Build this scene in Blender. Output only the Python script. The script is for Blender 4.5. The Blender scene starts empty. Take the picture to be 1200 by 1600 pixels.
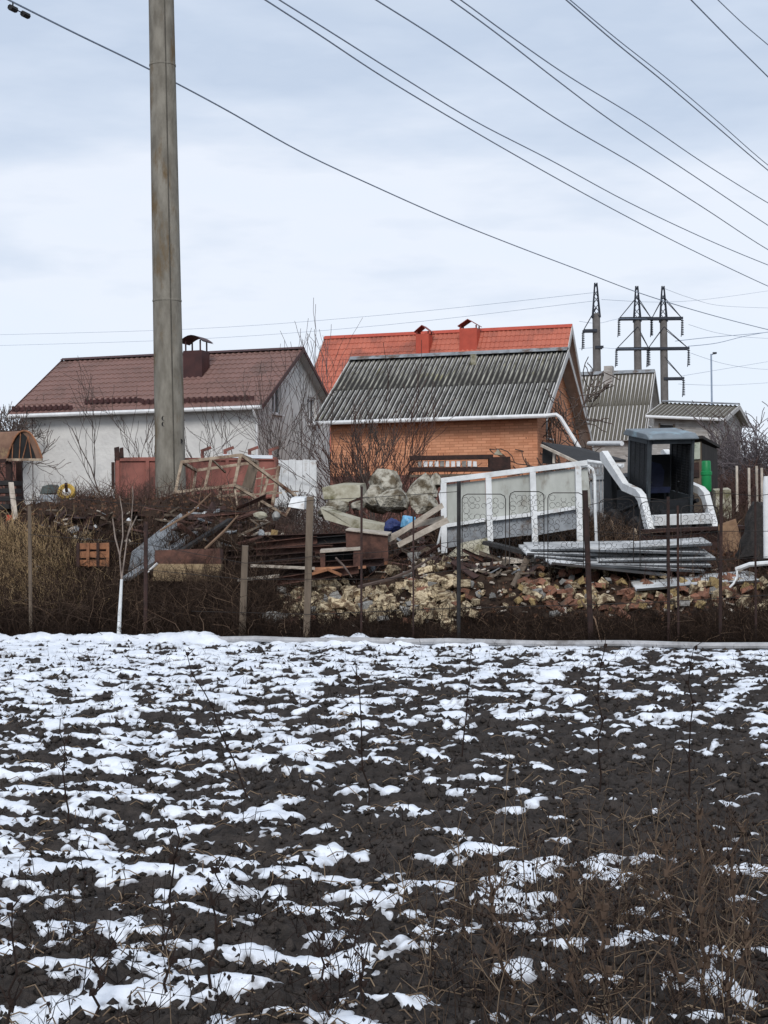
import bpy, math, random
import numpy as np
from mathutils import Vector, Matrix, Euler, Quaternion

# ------------------------------------------------------------------ camera, sky, sun
S = bpy.context.scene
COL = S.collection
F = 2500.0                      # focal length in photograph pixels (1200 x 1600)
CAMZ = 1.6
PITCH = math.atan(24 / F)
ROLL = math.radians(-0.7)
CR = Matrix.Rotation(math.radians(90) + PITCH, 3, 'X') @ Matrix.Rotation(ROLL, 3, 'Z')
cam_data = bpy.data.cameras.new('camera')
cam = bpy.data.objects.new('camera', cam_data)
COL.objects.link(cam)
cam.matrix_world = Matrix.Translation((0, 0, CAMZ)) @ CR.to_4x4()
cam_data.sensor_fit = 'VERTICAL'
cam_data.sensor_height = 36
cam_data.lens = 36 * F / 1600
cam_data.clip_end = 3000
cam_data.clip_start = 0.05
S.camera = cam

SUN_EL, SUN_AZ = math.radians(38), math.radians(182)      # azimuth clockwise from +Y: behind and left of the camera
W = bpy.data.worlds.new('World')
S.world = W
W.use_nodes = True
nt = W.node_tree
nt.nodes.clear()
def N(nt, t, **kw):
    n = nt.nodes.new(t)
    for k, v in kw.items():
        setattr(n, k, v)
    return n
wo = N(nt, 'ShaderNodeOutputWorld')
bg = N(nt, 'ShaderNodeBackground')
bg.inputs['Strength'].default_value = 0.1
sky = N(nt, 'ShaderNodeTexSky', sky_type='NISHITA', sun_disc=False, sun_elevation=SUN_EL, sun_rotation=SUN_AZ)
tc = N(nt, 'ShaderNodeTexCoord')
mp = N(nt, 'ShaderNodeMapping')
mp.inputs['Scale'].default_value = (2.6, 2.6, 10)
mp.inputs['Location'].default_value = (0.35, 0.1, 0.2)
no = N(nt, 'ShaderNodeTexNoise')
no.inputs['Scale'].default_value = 1.5
no.inputs['Detail'].default_value = 5
no.inputs['Roughness'].default_value = 0.55
sep = N(nt, 'ShaderNodeSeparateXYZ')
add = N(nt, 'ShaderNodeMath', operation='MULTIPLY_ADD')
add.inputs[1].default_value = 0.44
rmp = N(nt, 'ShaderNodeValToRGB')
el = rmp.color_ramp.elements
el[0].position, el[0].color = 0.18, (7.7, 8.5, 9.7, 1)
el[1].position, el[1].color = 0.80, (5.9, 6.6, 7.7, 1)
for p_, c_ in ((0.30, (7.7, 8.4, 9.5)), (0.385, (8.0, 8.5, 9.45)), (0.455, (6.4, 7.2, 8.5)), (0.52, (5.4, 6.3, 7.75)), (0.60, (6.2, 7.0, 8.25)), (0.68, (5.7, 6.55, 7.9))):
    e_ = el.new(p_); e_.color = (*c_, 1)
mx = N(nt, 'ShaderNodeMixRGB')
mx.inputs['Fac'].default_value = 0.93
L_ = nt.links.new
L_(tc.outputs['Generated'], mp.inputs['Vector'])
L_(mp.outputs['Vector'], no.inputs['Vector'])
L_(tc.outputs['Generated'], sep.inputs[0])
L_(no.outputs['Fac'], add.inputs[0])
L_(sep.outputs['Z'], add.inputs[2])
L_(add.outputs[0], rmp.inputs['Fac'])
L_(sky.outputs[0], mx.inputs['Color1'])
L_(rmp.outputs['Color'], mx.inputs['Color2'])
L_(mx.outputs[0], bg.inputs['Color'])
L_(bg.outputs[0], wo.inputs['Surface'])

sd = bpy.data.lights.new('sun', 'SUN')
sd.energy = 2.0
sd.angle = math.radians(22)
sd.color = (1.0, 0.97, 0.93)
sun = bpy.data.objects.new('sun', sd)
COL.objects.link(sun)
to_sun = Vector((math.sin(SUN_AZ) * math.cos(SUN_EL), math.cos(SUN_AZ) * math.cos(SUN_EL), math.sin(SUN_EL)))
sun.rotation_euler = to_sun.to_track_quat('Z', 'Y').to_euler()
sun.location = to_sun * 50 + Vector((0, 20, 10))
S.view_settings.view_transform = 'Standard'
S.view_settings.look = 'None'
S.view_settings.exposure = 0.12
S.view_settings.gamma = 1
S.view_settings.use_curve_mapping = False

# ------------------------------------------------------------------ helpers
rnd = random.Random(7)
NR = np.random.default_rng(11)

def at(px, py, Y):
    """world point at photograph pixel (px, py) and depth Y"""
    d = CR @ Vector(((px - 600) / F, (800 - py) / F, -1))
    return Vector((d.x / d.y * Y, Y, CAMZ + d.z / d.y * Y))

def lin(c):
    return tuple(((v / 255) / 12.92 if v / 255 < 0.04045 else ((v / 255 + 0.055) / 1.055) ** 2.4) for v in c)

def pm(name, c1, c2=None, scale=5, rough=0.85, bump=0.25, c3=None, c3s=1.3, c3t=0.55, stretch=(1, 1, 1), metal=0.0,
       rand=0.0, bscale=None, bdist=0.02, coord='Object', spec=0.3):
    m = bpy.data.materials.new(name)
    m.use_nodes = True
    t = m.node_tree
    b = t.nodes['Principled BSDF']
    b.inputs['Roughness'].default_value = rough
    b.inputs['Metallic'].default_value = metal
    b.inputs['Specular IOR Level'].default_value = spec
    c2 = c2 or tuple(v * 0.6 for v in c1)
    tcx = N(t, 'ShaderNodeTexCoord')
    mpx = N(t, 'ShaderNodeMapping')
    mpx.inputs['Scale'].default_value = stretch
    t.links.new(tcx.outputs[coord], mpx.inputs['Vector'])
    oi = N(t, 'ShaderNodeObjectInfo')
    if rand:
        vm = N(t, 'ShaderNodeVectorMath', operation='SCALE')
        vm.inputs[0].default_value = (17, 31, 23)
        t.links.new(oi.outputs['Random'], vm.inputs['Scale'])
        t.links.new(vm.outputs[0], mpx.inputs['Location'])
    n1 = N(t, 'ShaderNodeTexNoise')
    n1.inputs['Scale'].default_value = scale
    n1.inputs['Detail'].default_value = 6
    n1.inputs['Roughness'].default_value = 0.62
    t.links.new(mpx.outputs[0], n1.inputs['Vector'])
    r1 = N(t, 'ShaderNodeValToRGB')
    r1.color_ramp.elements[0].position = 0.36
    r1.color_ramp.elements[1].position = 0.64
    r1.color_ramp.elements[0].color = (*c1, 1)
    r1.color_ramp.elements[1].color = (*c2, 1)
    t.links.new(n1.outputs['Fac'], r1.inputs['Fac'])
    out = r1.outputs['Color']
    if c3:
        n2 = N(t, 'ShaderNodeTexNoise')
        n2.inputs['Scale'].default_value = c3s
        n2.inputs['Detail'].default_value = 7
        n2.inputs['Roughness'].default_value = 0.66
        t.links.new(mpx.outputs[0], n2.inputs['Vector'])
        r2 = N(t, 'ShaderNodeValToRGB')
        r2.color_ramp.elements[0].position = c3t - 0.03
        r2.color_ramp.elements[1].position = c3t + 0.09
        t.links.new(n2.outputs['Fac'], r2.inputs['Fac'])
        m2 = N(t, 'ShaderNodeMixRGB')
        t.links.new(r2.outputs['Color'], m2.inputs['Fac'])
        t.links.new(out, m2.inputs['Color1'])
        m2.inputs['Color2'].default_value = (*c3, 1)
        out = m2.outputs[0]
    if rand:
        hs = N(t, 'ShaderNodeHueSaturation')
        mr = N(t, 'ShaderNodeMapRange')
        mr.inputs['To Min'].default_value = 1 - rand
        mr.inputs['To Max'].default_value = 1 + rand
        t.links.new(oi.outputs['Random'], mr.inputs['Value'])
        t.links.new(mr.outputs[0], hs.inputs['Value'])
        t.links.new(out, hs.inputs['Color'])
        out = hs.outputs[0]
    t.links.new(out, b.inputs['Base Color'])
    if bump:
        n3 = N(t, 'ShaderNodeTexNoise')
        n3.inputs['Scale'].default_value = bscale or scale * 4
        n3.inputs['Detail'].default_value = 5
        t.links.new(mpx.outputs[0], n3.inputs['Vector'])
        bp = N(t, 'ShaderNodeBump')
        bp.inputs['Strength'].default_value = bump
        bp.inputs['Distance'].default_value = bdist
        t.links.new(n3.outputs['Fac'], bp.inputs['Height'])
        t.links.new(bp.outputs[0], b.inputs['Normal'])
    return m

class MB:
    """collects shapes, links them as ONE mesh object"""
    def __init__(s):
        s.v, s.f = [], []
    def add(s, verts, faces):
        o = len(s.v)
        s.v += [tuple(p) for p in verts]
        s.f += [tuple(i + o for i in q) for q in faces]
        return s
    def box(s, c, size, rot=None, jit=0.0):
        c = Vector(c)
        R = rot if rot is not None else Matrix.Identity(3)
        vs = []
        for x in (-.5, .5):
            for y in (-.5, .5):
                for z in (-.5, .5):
                    p = Vector((x * size[0], y * size[1], z * size[2]))
                    if jit:
                        p += Vector((rnd.uniform(-jit, jit), rnd.uniform(-jit, jit), rnd.uniform(-jit, jit)))
                    vs.append(c + R @ p)
        return s.add(vs, [(0, 1, 3, 2), (4, 6, 7, 5), (0, 4, 5, 1), (2, 3, 7, 6), (0, 2, 6, 4), (1, 5, 7, 3)])
    def b2(s, lo, hi):
        return s.box([(a + b) / 2 for a, b in zip(lo, hi)], [b - a for a, b in zip(lo, hi)])
    def beam(s, p0, p1, w, h, up=(0, 0, 1), jit=0.0):
        p0, p1 = Vector(p0), Vector(p1)
        d = (p1 - p0)
        L = d.length
        d.normalize()
        u = Vector(up)
        if abs(d.dot(u)) > 0.97:
            u = Vector((0, 1, 0))
        sx = d.cross(u).normalized()
        uz = sx.cross(d).normalized()
        R = Matrix((sx, d, uz)).transposed()
        return s.box((p0 + p1) / 2, (w, L, h), R, jit)
    def tube(s, pts, r, n=6, cap=True):
        pts = [Vector(p) for p in pts]
        k = len(pts)
        rr = r if isinstance(r, (list, tuple)) else [r] * k
        vs, fs = [], []
        ref = None
        for i, p in enumerate(pts):
            t = (pts[min(i + 1, k - 1)] - pts[max(i - 1, 0)]).normalized()
            if ref is None:
                ref = Vector((0, 0, 1)) if abs(t.z) < 0.9 else Vector((1, 0, 0))
            a = (ref - t * ref.dot(t)).normalized()
            ref = a
            b = t.cross(a)
            for j in range(n):
                th = 2 * math.pi * j / n
                vs.append(p + (a * math.cos(th) + b * math.sin(th)) * rr[i])
        for i in range(k - 1):
            for j in range(n):
                fs.append((i * n + j, i * n + (j + 1) % n, (i + 1) * n + (j + 1) % n, (i + 1) * n + j))
        if cap:
            fs.append(tuple(range(n - 1, -1, -1)))
            fs.append(tuple(range((k - 1) * n, k * n)))
        return s.add(vs, fs)
    def prism(s, poly, off):
        """polygon (3D points) pushed along off"""
        n = len(poly)
        off = Vector(off)
        vs = [Vector(p) for p in poly] + [Vector(p) + off for p in poly]
        fs = [tuple(range(n - 1, -1, -1)), tuple(range(n, 2 * n))]
        fs += [(i, (i + 1) % n, n + (i + 1) % n, n + i) for i in range(n)]
        return s.add(vs, fs)
    def grid(s, P):
        r, c = len(P), len(P[0])
        return s.add([p for row in P for p in row],
                     [(i * c + j, i * c + j + 1, (i + 1) * c + j + 1, (i + 1) * c + j) for i in range(r - 1) for j in range(c - 1)])
    def lathe(s, prof, n=20, c=(0, 0, 0), axis=None):
        R = axis or Matrix.Identity(3)
        vs, fs = [], []
        for (r, z) in prof:
            for j in range(n):
                th = 2 * math.pi * j / n
                vs.append(Vector(c) + R @ Vector((r * math.cos(th), r * math.sin(th), z)))
        for i in range(len(prof) - 1):
            for j in range(n):
                fs.append((i * n + j, i * n + (j + 1) % n, (i + 1) * n + (j + 1) % n, (i + 1) * n + j))
        return s.add(vs, fs)
    def build(s, name, mat, parent=None, world=False, smooth=False, label=None):
        vs = s.v
        loc = Vector((0, 0, 0))
        if parent is None:
            a = np.array(vs)
            loc = Vector((float(a[:, 0].mean()), float(a[:, 1].mean()), float(a[:, 2].min())))
            vs = [(p[0] - loc.x, p[1] - loc.y, p[2] - loc.z) for p in vs]
        elif world:
            mw = parent_world(parent).inverted()
            vs = [tuple(mw @ Vector(p)) for p in vs]
        me = bpy.data.meshes.new(name)
        me.from_pydata(vs, [], s.f)
        me.materials.append(mat)
        me.update()
        if smooth:
            me.polygons.foreach_set('use_smooth', [True] * len(me.polygons))
            try:
                me.set_sharp_from_angle(angle=math.radians(40))
            except Exception:
                pass
        return link(name, me, parent, loc, label)

def parent_world(o):
    m = Matrix.LocRotScale(o.location, o.rotation_euler, o.scale)
    return parent_world(o.parent) @ m if o.parent else m

def link(name, me, parent=None, loc=(0, 0, 0), label=None):
    o = bpy.data.objects.new(name, me)
    COL.objects.link(o)
    o.location = loc
    if parent is not None:
        o.parent = parent
    if label:
        o['label'] = label
    return o

def tag(o, label=None, cat=None, group=None, kind=None):
    if label: o['label'] = label
    if cat: o['category'] = cat
    if group: o['group'] = group
    if kind: o['kind'] = kind
    return o

def thing(name, label, cat, loc=(0, 0, 0), rotz=0.0, group=None):
    o = bpy.data.objects.new(name, None)
    COL.objects.link(o)
    o.location = loc
    o.rotation_euler = (0, 0, rotz)
    o.empty_display_size = 0.2
    return tag(o, label, cat, group)

def np_mesh(name, V, Fq, mat, smooth=False):
    me = bpy.data.meshes.new(name)
    n, k = len(V), Fq.shape[1]
    me.vertices.add(n)
    me.vertices.foreach_set('co', np.ascontiguousarray(V, dtype=np.float32).ravel())
    me.loops.add(Fq.size)
    me.loops.foreach_set('vertex_index', np.ascontiguousarray(Fq, dtype=np.int32).ravel())
    me.polygons.add(len(Fq))
    me.polygons.foreach_set('loop_start', np.arange(0, Fq.size, k, dtype=np.int32))
    if smooth:
        me.polygons.foreach_set('use_smooth', np.ones(len(Fq), dtype=bool))
    me.update(calc_edges=True)
    me.materials.append(mat)
    return me

def stems_mesh(name, P, R, mat, sides=3):
    """P (N,k,3) centre lines, R (N,k) radii -> thin tubes in one mesh"""
    P = np.asarray(P, dtype=np.float64)
    R = np.asarray(R, dtype=np.float64)
    n, k, _ = P.shape
    T = np.empty_like(P)
    T[:, 1:-1] = P[:, 2:] - P[:, :-2]
    T[:, 0] = P[:, 1] - P[:, 0]
    T[:, -1] = P[:, -1] - P[:, -2]
    T /= np.linalg.norm(T, axis=2, keepdims=True) + 1e-9
    ref = np.tile(np.array([0.31, 0.83, 0.47]), (n, k, 1))
    A = np.cross(T, ref)
    A /= np.linalg.norm(A, axis=2, keepdims=True) + 1e-9
    B = np.cross(T, A)
    ang = np.arange(sides) * 2 * math.pi / sides
    V = P[:, :, None, :] + R[:, :, None, None] * (A[:, :, None, :] * np.cos(ang)[None, None, :, None] + B[:, :, None, :] * np.sin(ang)[None, None, :, None])
    idx = np.arange(n * k * sides).reshape(n, k, sides)
    a = idx[:, :-1, :]
    b = np.roll(a, -1, axis=2)
    c = idx[:, 1:, :]
    d = np.roll(c, -1, axis=2)
    Fq = np.stack([a, b, d, c], axis=-1).reshape(-1, 4)
    return np_mesh(name, V.reshape(-1, 3), Fq, mat)

# gradient noise in numpy
_perm = np.random.default_rng(3).permutation(512)
_perm = np.concatenate([_perm, _perm])
_ga = np.random.default_rng(4).uniform(0, 2 * math.pi, 1024)
def perlin(x, y):
    x0 = np.floor(x).astype(int); y0 = np.floor(y).astype(int)
    fx = x - x0; fy = y - y0
    def g(ix, iy, dx, dy):
        h = _perm[(_perm[ix & 511] + iy) & 511]
        return np.cos(_ga[h]) * dx + np.sin(_ga[h]) * dy
    u = fx * fx * fx * (fx * (fx * 6 - 15) + 10)
    v = fy * fy * fy * (fy * (fy * 6 - 15) + 10)
    a = g(x0, y0, fx, fy); b = g(x0 + 1, y0, fx - 1, fy)
    c = g(x0, y0 + 1, fx, fy - 1); d = g(x0 + 1, y0 + 1, fx - 1, fy - 1)
    return (a + u * (b - a)) * (1 - v) + (c + u * (d - c)) * v
def fbm(x, y, o=4, gain=0.5, lac=2.03):
    s = 0; a = 1.0
    for i in range(o):
        s = s + a * perlin(x + 17.3 * i, y + 9.1 * i)
        x = x * lac; y = y * lac; a *= gain
    return s
def sm(x):
    x = np.clip(x, 0, 1)
    return x * x * (3 - 2 * x)

# ------------------------------------------------------------------ ground
TH = math.radians(17)                         # the yard, its fence and the houses are all turned by this
AX = Vector((math.cos(TH), -math.sin(TH), 0))  # to the right and nearer
BX = Vector((math.sin(TH), math.cos(TH), 0))   # away
def Yf(x):                                    # fence line
    return 21.75 - 0.34 * x

def terr(x, y):
    x = np.asarray(x, float); y = np.asarray(y, float)
    d = y - Yf(x)
    left = sm((-x - 1.0) / 2.2)
    z = 0.80 * sm((d - 0.25) / 5.6) + 0.26 * sm((d - 0.2) / 0.9)
    z = z + left * 1.02 * sm((d - 1.0) / 5.5) - left * 0.6 * sm((d - 9) / 7)
    z = z + 0.36 * np.exp(-(((x - 1.15) / 1.25) ** 2 + ((d - 3.0) / 1.15) ** 2))          # soil heap
    z = z + 0.55 * np.exp(-(((x - 2.1) / 1.7) ** 2 + ((d - 8.6) / 1.3) ** 2)) + 0.30 * np.exp(-(((x + 2.9) / 1.1) ** 2 + ((d - 4.6) / 1.4) ** 2))
    z = z + 0.25 * np.exp(-(((x + 5.0) / 1.3) ** 2 + ((d - 4.4) / 1.5) ** 2))
    amp = sm(d / 1.2) * (1 - 0.85 * sm((d - 10) / 8))
    z = z + amp * (0.11 * fbm(x * 0.8, y * 0.8, 3) + 0.10 * fbm(x * 3.1 + 5, y * 3.1, 3))
    z = z + 4.0 * sm((y - 90) / 400) + 1.1 * sm((x - 9.5) / 7) * sm((d - 8) / 12)
    return np.where(d < 0, -0.02 + d * 0.25, z)
def tz(x, y):
    return float(terr(x, y))
def gp(px, py, y0=15.0, y1=60.0):
    """where the sight line through a photograph pixel meets the ground"""
    lo = y0
    y = y0
    while y < y1:
        p = at(px, py, y)
        g = tz(p.x, y) if y > Yf(p.x) else 0.0
        if p.z <= g:
            return Vector((p.x, y, g))
        y += 0.03
    p = at(px, py, y1)
    return Vector((p.x, y1, tz(p.x, y1)))

M = {}
M['soil'] = pm('black_soil', (0.030, 0.026, 0.024), (0.058, 0.049, 0.044), 9, 0.95, 0.9, bscale=40, bdist=0.03, spec=0.1)
M['snow'] = pm('old_snow', (0.80, 0.835, 0.89), (0.66, 0.70, 0.77), 3, 0.65, 0.5, c3=(0.42, 0.41, 0.40), c3s=4.5, c3t=0.66, bscale=16, bdist=0.02, spec=0.4)
def thin_snow(m):
    t = m.node_tree; b = t.nodes['Principled BSDF']
    src = b.inputs['Base Color'].links[0].from_socket
    an = N(t, 'ShaderNodeAttribute', attribute_name='thickness')
    n_ = N(t, 'ShaderNodeTexNoise'); n_.inputs['Scale'].default_value = 28; n_.inputs['Detail'].default_value = 5
    tcx = N(t, 'ShaderNodeTexCoord'); t.links.new(tcx.outputs['Object'], n_.inputs['Vector'])
    ma = N(t, 'ShaderNodeMath', operation='MULTIPLY_ADD'); ma.inputs[1].default_value = 0.035
    t.links.new(n_.outputs['Fac'], ma.inputs[0]); t.links.new(an.outputs['Fac'], ma.inputs[2])
    mr = N(t, 'ShaderNodeMapRange'); mr.inputs['From Min'].default_value = 0.010; mr.inputs['From Max'].default_value = 0.034
    t.links.new(ma.outputs[0], mr.inputs['Value'])
    mm = N(t, 'ShaderNodeMixRGB'); mm.inputs['Color1'].default_value = (0.16, 0.15, 0.15, 1)
    t.links.new(mr.outputs[0], mm.inputs['Fac']); t.links.new(src, mm.inputs['Color2']); t.links.new(mm.outputs[0], b.inputs['Base Color'])
thin_snow(M['snow'])
M['snowcover'] = pm('packed_snow', (0.78, 0.81, 0.86), (0.68, 0.72, 0.78), 4, 0.6, 0.3)
M['bank'] = pm('bank_soil', (0.024, 0.015, 0.011), (0.048, 0.031, 0.022), 3.5, 0.95, 0.9, bscale=18, bdist=0.05, c3=(0.09, 0.065, 0.045), c3s=2.2, c3t=0.6, spec=0.1)
M['far'] = pm('far_ground', (0.075, 0.06, 0.042), (0.12, 0.10, 0.065), 0.4, 0.95, 0.3, c3=(0.055, 0.045, 0.03), c3s=0.15, spec=0.1)

def soil_h(x, y):
    u = x * AX.x + y * AX.y; v = x * BX.x + y * BX.y
    h = 0.022 * np.sin(v * 2 * math.pi / 0.82 + 1.4 * perlin(u * 0.5, v * 0.5) * 2)
    h = h + 0.045 * fbm(u * 0.9, v * 1.1, 3) + 0.040 * fbm(u * 3.3 + 3, v * 3.9, 3, 0.55)
    h = h + 0.040 * np.abs(fbm(u * 8, v * 8, 3, 0.62)) + 0.016 * perlin(u * 23, v * 23)
    return h
def snow_cover(x, y):
    u = x / y
    t = np.clip((y - 5) / 16, 0, 1)                # 0 near, 1 at the fence
    c = 0.50 - 0.62 * (u + 0.02) + 0.12 * (t > 2)
    c = c + 0.26 * sm((t - 0.45) / 0.5) - 0.03
    c = c - 0.26 * np.exp(-(((u - 0.16) / 0.10) ** 2 + ((y - 9.0) / 3.6) ** 2))
    c = c - 0.18 * np.exp(-(((u - 0.0) / 0.07) ** 2 + ((y - 8.6) / 1.6) ** 2))
    c = c + 0.20 * np.exp(-(((u + 0.0) / 0.06) ** 2 + ((y - 6.6) / 0.7) ** 2))
    c = c + 0.16 * np.exp(-(((u - 0.08) / 0.07) ** 2 + ((y - 7.4) / 0.5) ** 2))
    c = c - 0.12 * np.exp(-(((u + 0.21) / 0.05) ** 2 + ((y - 8.4) / 0.7) ** 2))
    return c
NRW, NCL = 460, 640
tt = np.linspace(0, 1, NRW)
Yj = 3.0 * (21.75 / 3.0) ** tt
cj = np.linspace(-1, 1, NCL)
GX = cj[None, :] * (0.30 * Yj[:, None] + 0.6)
GY = Yj[:, None] * (Yf(GX) / 21.75)
H = soil_h(GX, GY)
edge = sm((GY - Yf(GX) + 0.5) / 0.5)
H = H * (1 - 0.7 * edge)
idx = np.arange(NRW * NCL).reshape(NRW, NCL)
FQ = np.stack([idx[:-1, :-1], idx[:-1, 1:], idx[1:, 1:], idx[1:, :-1]], -1).reshape(-1, 4)
V = np.stack([GX, GY, H], -1).reshape(-1, 3)
tag(link('field', np_mesh('field', V, FQ, M['soil'], True)), 'ploughed black soil field in the foreground', kind='structure')
u_ = GX * AX.x + GY * AX.y; v_ = GX * BX.x + GY * BX.y
sn = 0.30 * fbm(u_ * 0.55 + 40, v_ * 0.8 + 12, 2) + 0.90 * fbm(u_ * 2.9 + 9, v_ * 5.6 + 4, 4, 0.56)
cov = snow_cover(GX, GY)
clod = 0.10 * np.abs(fbm(u_ * 5.3 + 2, v_ * 7.1 + 8, 3, 0.6))
lvl = (cov - 0.64) * 0.74 + sn + 0.05 - clod               # > 0: snow
soft = 0.045 * fbm(u_ * 0.9, v_ * 1.1, 3) + 0.022 * np.sin(v_ * 2 * math.pi / 0.82 + 1.4 * perlin(u_ * 0.5, v_ * 0.5) * 2) + 0.014 * fbm(u_ * 3.3 + 3, v_ * 3.9, 2)
soft = soft * (1 - 0.7 * edge)
th_ = 0.036 * np.tanh(lvl * 3.2) + 0.010 * fbm(u_ * 5, v_ * 5, 2)
ridge = 0.13 * np.exp(-((GY - Yf(GX) + 0.16) / 0.16) ** 2) * (0.55 + 0.9 * fbm(GX * 1.3, GY * 0.2, 3)) * sm((2.6 - GX) / 3)
HS = soft + th_ + 0.008 + np.clip(ridge, 0, 1)
keep = (HS > H - 0.03)
kq = keep[:-1, :-1] | keep[:-1, 1:] | keep[1:, 1:] | keep[1:, :-1]
FS = FQ[kq.reshape(-1)]
used, inv = np.unique(FS, return_inverse=True)
VS = np.stack([GX, GY, HS], -1).reshape(-1, 3)[used]
thick = (HS - H).reshape(-1)[used]
sme_ = np_mesh('snow', VS, inv.reshape(-1, 4), M['snow'], True)
at_ = sme_.attributes.new('thickness', 'FLOAT', 'POINT')
at_.data.foreach_set('value', thick.astype(np.float32))
tag(link('snow', sme_), 'thin patches of melting snow lying on the black soil', kind='structure')

# coarse sheets around the field, the bank behind the fence, the land beyond
def sheet(name, xs, ys, fz, mat, label):
    X, Yg = np.meshgrid(xs, ys)
    Z = fz(X, Yg)
    r, c = X.shape
    ii = np.arange(r * c).reshape(r, c)
    f = np.stack([ii[:-1, :-1], ii[:-1, 1:], ii[1:, 1:], ii[1:, :-1]], -1).reshape(-1, 4)
    return tag(link(name, np_mesh(name, np.stack([X, Yg, Z], -1).reshape(-1, 3), f, mat, True)), label, kind='structure')
sheet('ground', np.linspace(-200, 200, 41), np.linspace(-150, 30, 19), lambda x, y: np.full_like(x, -0.35), M['soil'], 'bare soil running on around the field')
xs_b = np.linspace(-16, 16, 300); ds_b = np.concatenate([np.linspace(-0.25, 9, 150), np.linspace(9.3, 26, 40)])
X, D = np.meshgrid(xs_b, ds_b)
Yb = Yf(X) + D
ii = np.arange(X.size).reshape(X.shape)
fb = np.stack([ii[:-1, :-1], ii[:-1, 1:], ii[1:, 1:], ii[1:, :-1]], -1).reshape(-1, 4)
tag(link('earth_bank', np_mesh('earth_bank', np.stack([X, Yb, terr(X, Yb)], -1).reshape(-1, 3), fb, M['bank'], True)), 'dark earth bank rising behind the wire fence', kind='structure')
sheet('far_ground', np.concatenate([np.linspace(-500, -40, 24), np.linspace(-36, 36, 37), np.linspace(40, 500, 24)]),
      np.concatenate([np.linspace(40, 100, 31), np.linspace(110, 900, 40)]), lambda x, y: terr(x, y) - 0.12, M['far'], 'grassy land beyond the yard')

# ------------------------------------------------------------------ materials of the things
M['conc'] = pm('pole_concrete', lin((138, 133, 123)), lin((106, 101, 92)), 5, 0.9, 0.35, c3=lin((104, 88, 66)), c3s=2.6, c3t=0.57, stretch=(1, 1, 0.35), bscale=30)
M['conc2'] = pm('rough_concrete', lin((172, 168, 152)), lin((140, 134, 116)), 4, 0.95, 0.6, c3=lin((96, 92, 66)), c3s=2.0, c3t=0.55, bscale=16, bdist=0.04, rand=0.1)
M['render'] = pm('white_render', lin((214, 212, 208)), lin((200, 198, 195)), 1.6, 0.95, 0.7, c3=lin((178, 179, 178)), c3s=0.5, c3t=0.6, bscale=9, bdist=0.03)
M['browntile'] = pm('brown_metal_tile', lin((126, 97, 90)), lin((114, 88, 81)), 1.2, 0.65, 0.1, c3=lin((106, 84, 78)), c3s=0.6, c3t=0.58)
M['brownmetal'] = pm('brown_sheet', lin((72, 44, 42)), lin((58, 36, 36)), 3, 0.55, 0.1)
M['redtile'] = pm('red_metal_tile', lin((184, 108, 88)), lin((168, 94, 76)), 1.2, 0.65, 0.1, c3=lin((144, 86, 72)), c3s=0.7, c3t=0.54)
M['redmetal'] = pm('red_sheet', lin((180, 80, 62)), lin((164, 72, 56)), 3, 0.55, 0.1)
M['reddark'] = pm('dark_red_sheet', lin((134, 56, 46)), lin((112, 48, 42)), 3, 0.55, 0.1)
M['white'] = pm('white_paint', lin((226, 226, 226)), lin((208, 209, 210)), 4, 0.5, 0.1, c3=lin((170, 166, 160)), c3s=1.6, c3t=0.66)
M['wornwhite'] = pm('worn_white_paint', lin((224, 226, 227)), lin((200, 202, 202)), 5, 0.65, 0.2, c3=lin((140, 118, 100)), c3s=2.6, c3t=0.615)
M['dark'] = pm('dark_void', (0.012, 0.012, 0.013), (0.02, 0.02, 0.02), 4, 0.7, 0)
M['glass'] = pm('window_glass', (0.03, 0.035, 0.04), (0.04, 0.045, 0.05), 2, 0.08, 0, spec=0.6)
M['soffit'] = pm('grey_soffit', lin((196, 194, 192)), lin((178, 176, 174)), 3, 0.85, 0.2, stretch=(1, 1, 1))
M['rust'] = pm('rusty_steel', lin((100, 70, 60)), lin((72, 52, 46)), 7, 0.9, 0.4, c3=lin((52, 36, 33)), c3s=2.2, c3t=0.55, rand=0.15)
M['darkrust'] = pm('dark_rusty_steel', lin((64, 46, 42)), lin((46, 36, 34)), 8, 0.9, 0.4, c3=lin((88, 64, 54)), c3s=3.0, c3t=0.62, rand=0.15)
M['orust'] = pm('orange_rust', lin((158, 110, 80)), lin((118, 82, 62)), 6, 0.9, 0.3, c3=lin((84, 58, 48)), c3s=2.5, c3t=0.56)
M['redpaint'] = pm('faded_red_paint', lin((150, 96, 86)), lin((128, 82, 74)), 3, 0.8, 0.3, c3=lin((92, 66, 60)), c3s=2.4, c3t=0.53, stretch=(1, 1, 0.6))
M['black'] = pm('black_metal', (0.016, 0.015, 0.016), (0.03, 0.028, 0.027), 6, 0.7, 0.2)
M['wood'] = pm('grey_weathered_wood', lin((112, 99, 86)), lin((80, 70, 60)), 6, 0.9, 0.5, stretch=(1, 1, 0.15), rand=0.15)
M['pwood'] = pm('pale_weathered_plank', lin((190, 180, 168)), lin((150, 140, 128)), 6, 0.9, 0.4, rand=0.15)
M['frame'] = pm('grey_rusty_tube', lin((180, 164, 144)), lin((128, 108, 92)), 8, 0.8, 0.3, c3=lin((86, 56, 42)), c3s=3, c3t=0.55)
M['galv'] = pm('galvanised_sheet', lin((150, 154, 158)), lin((118, 122, 126)), 4, 0.6, 0.3, c3=lin((94, 80, 70)), c3s=2.6, c3t=0.53, metal=0.2)
M['bark'] = pm('grey_brown_bark', lin((98, 84, 77)), lin((70, 60, 56)), 8, 0.95, 0.4)
M['bark2'] = pm('reddish_twig_bark', lin((92, 68, 60)), lin((70, 52, 48)), 8, 0.95, 0.3)
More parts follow.
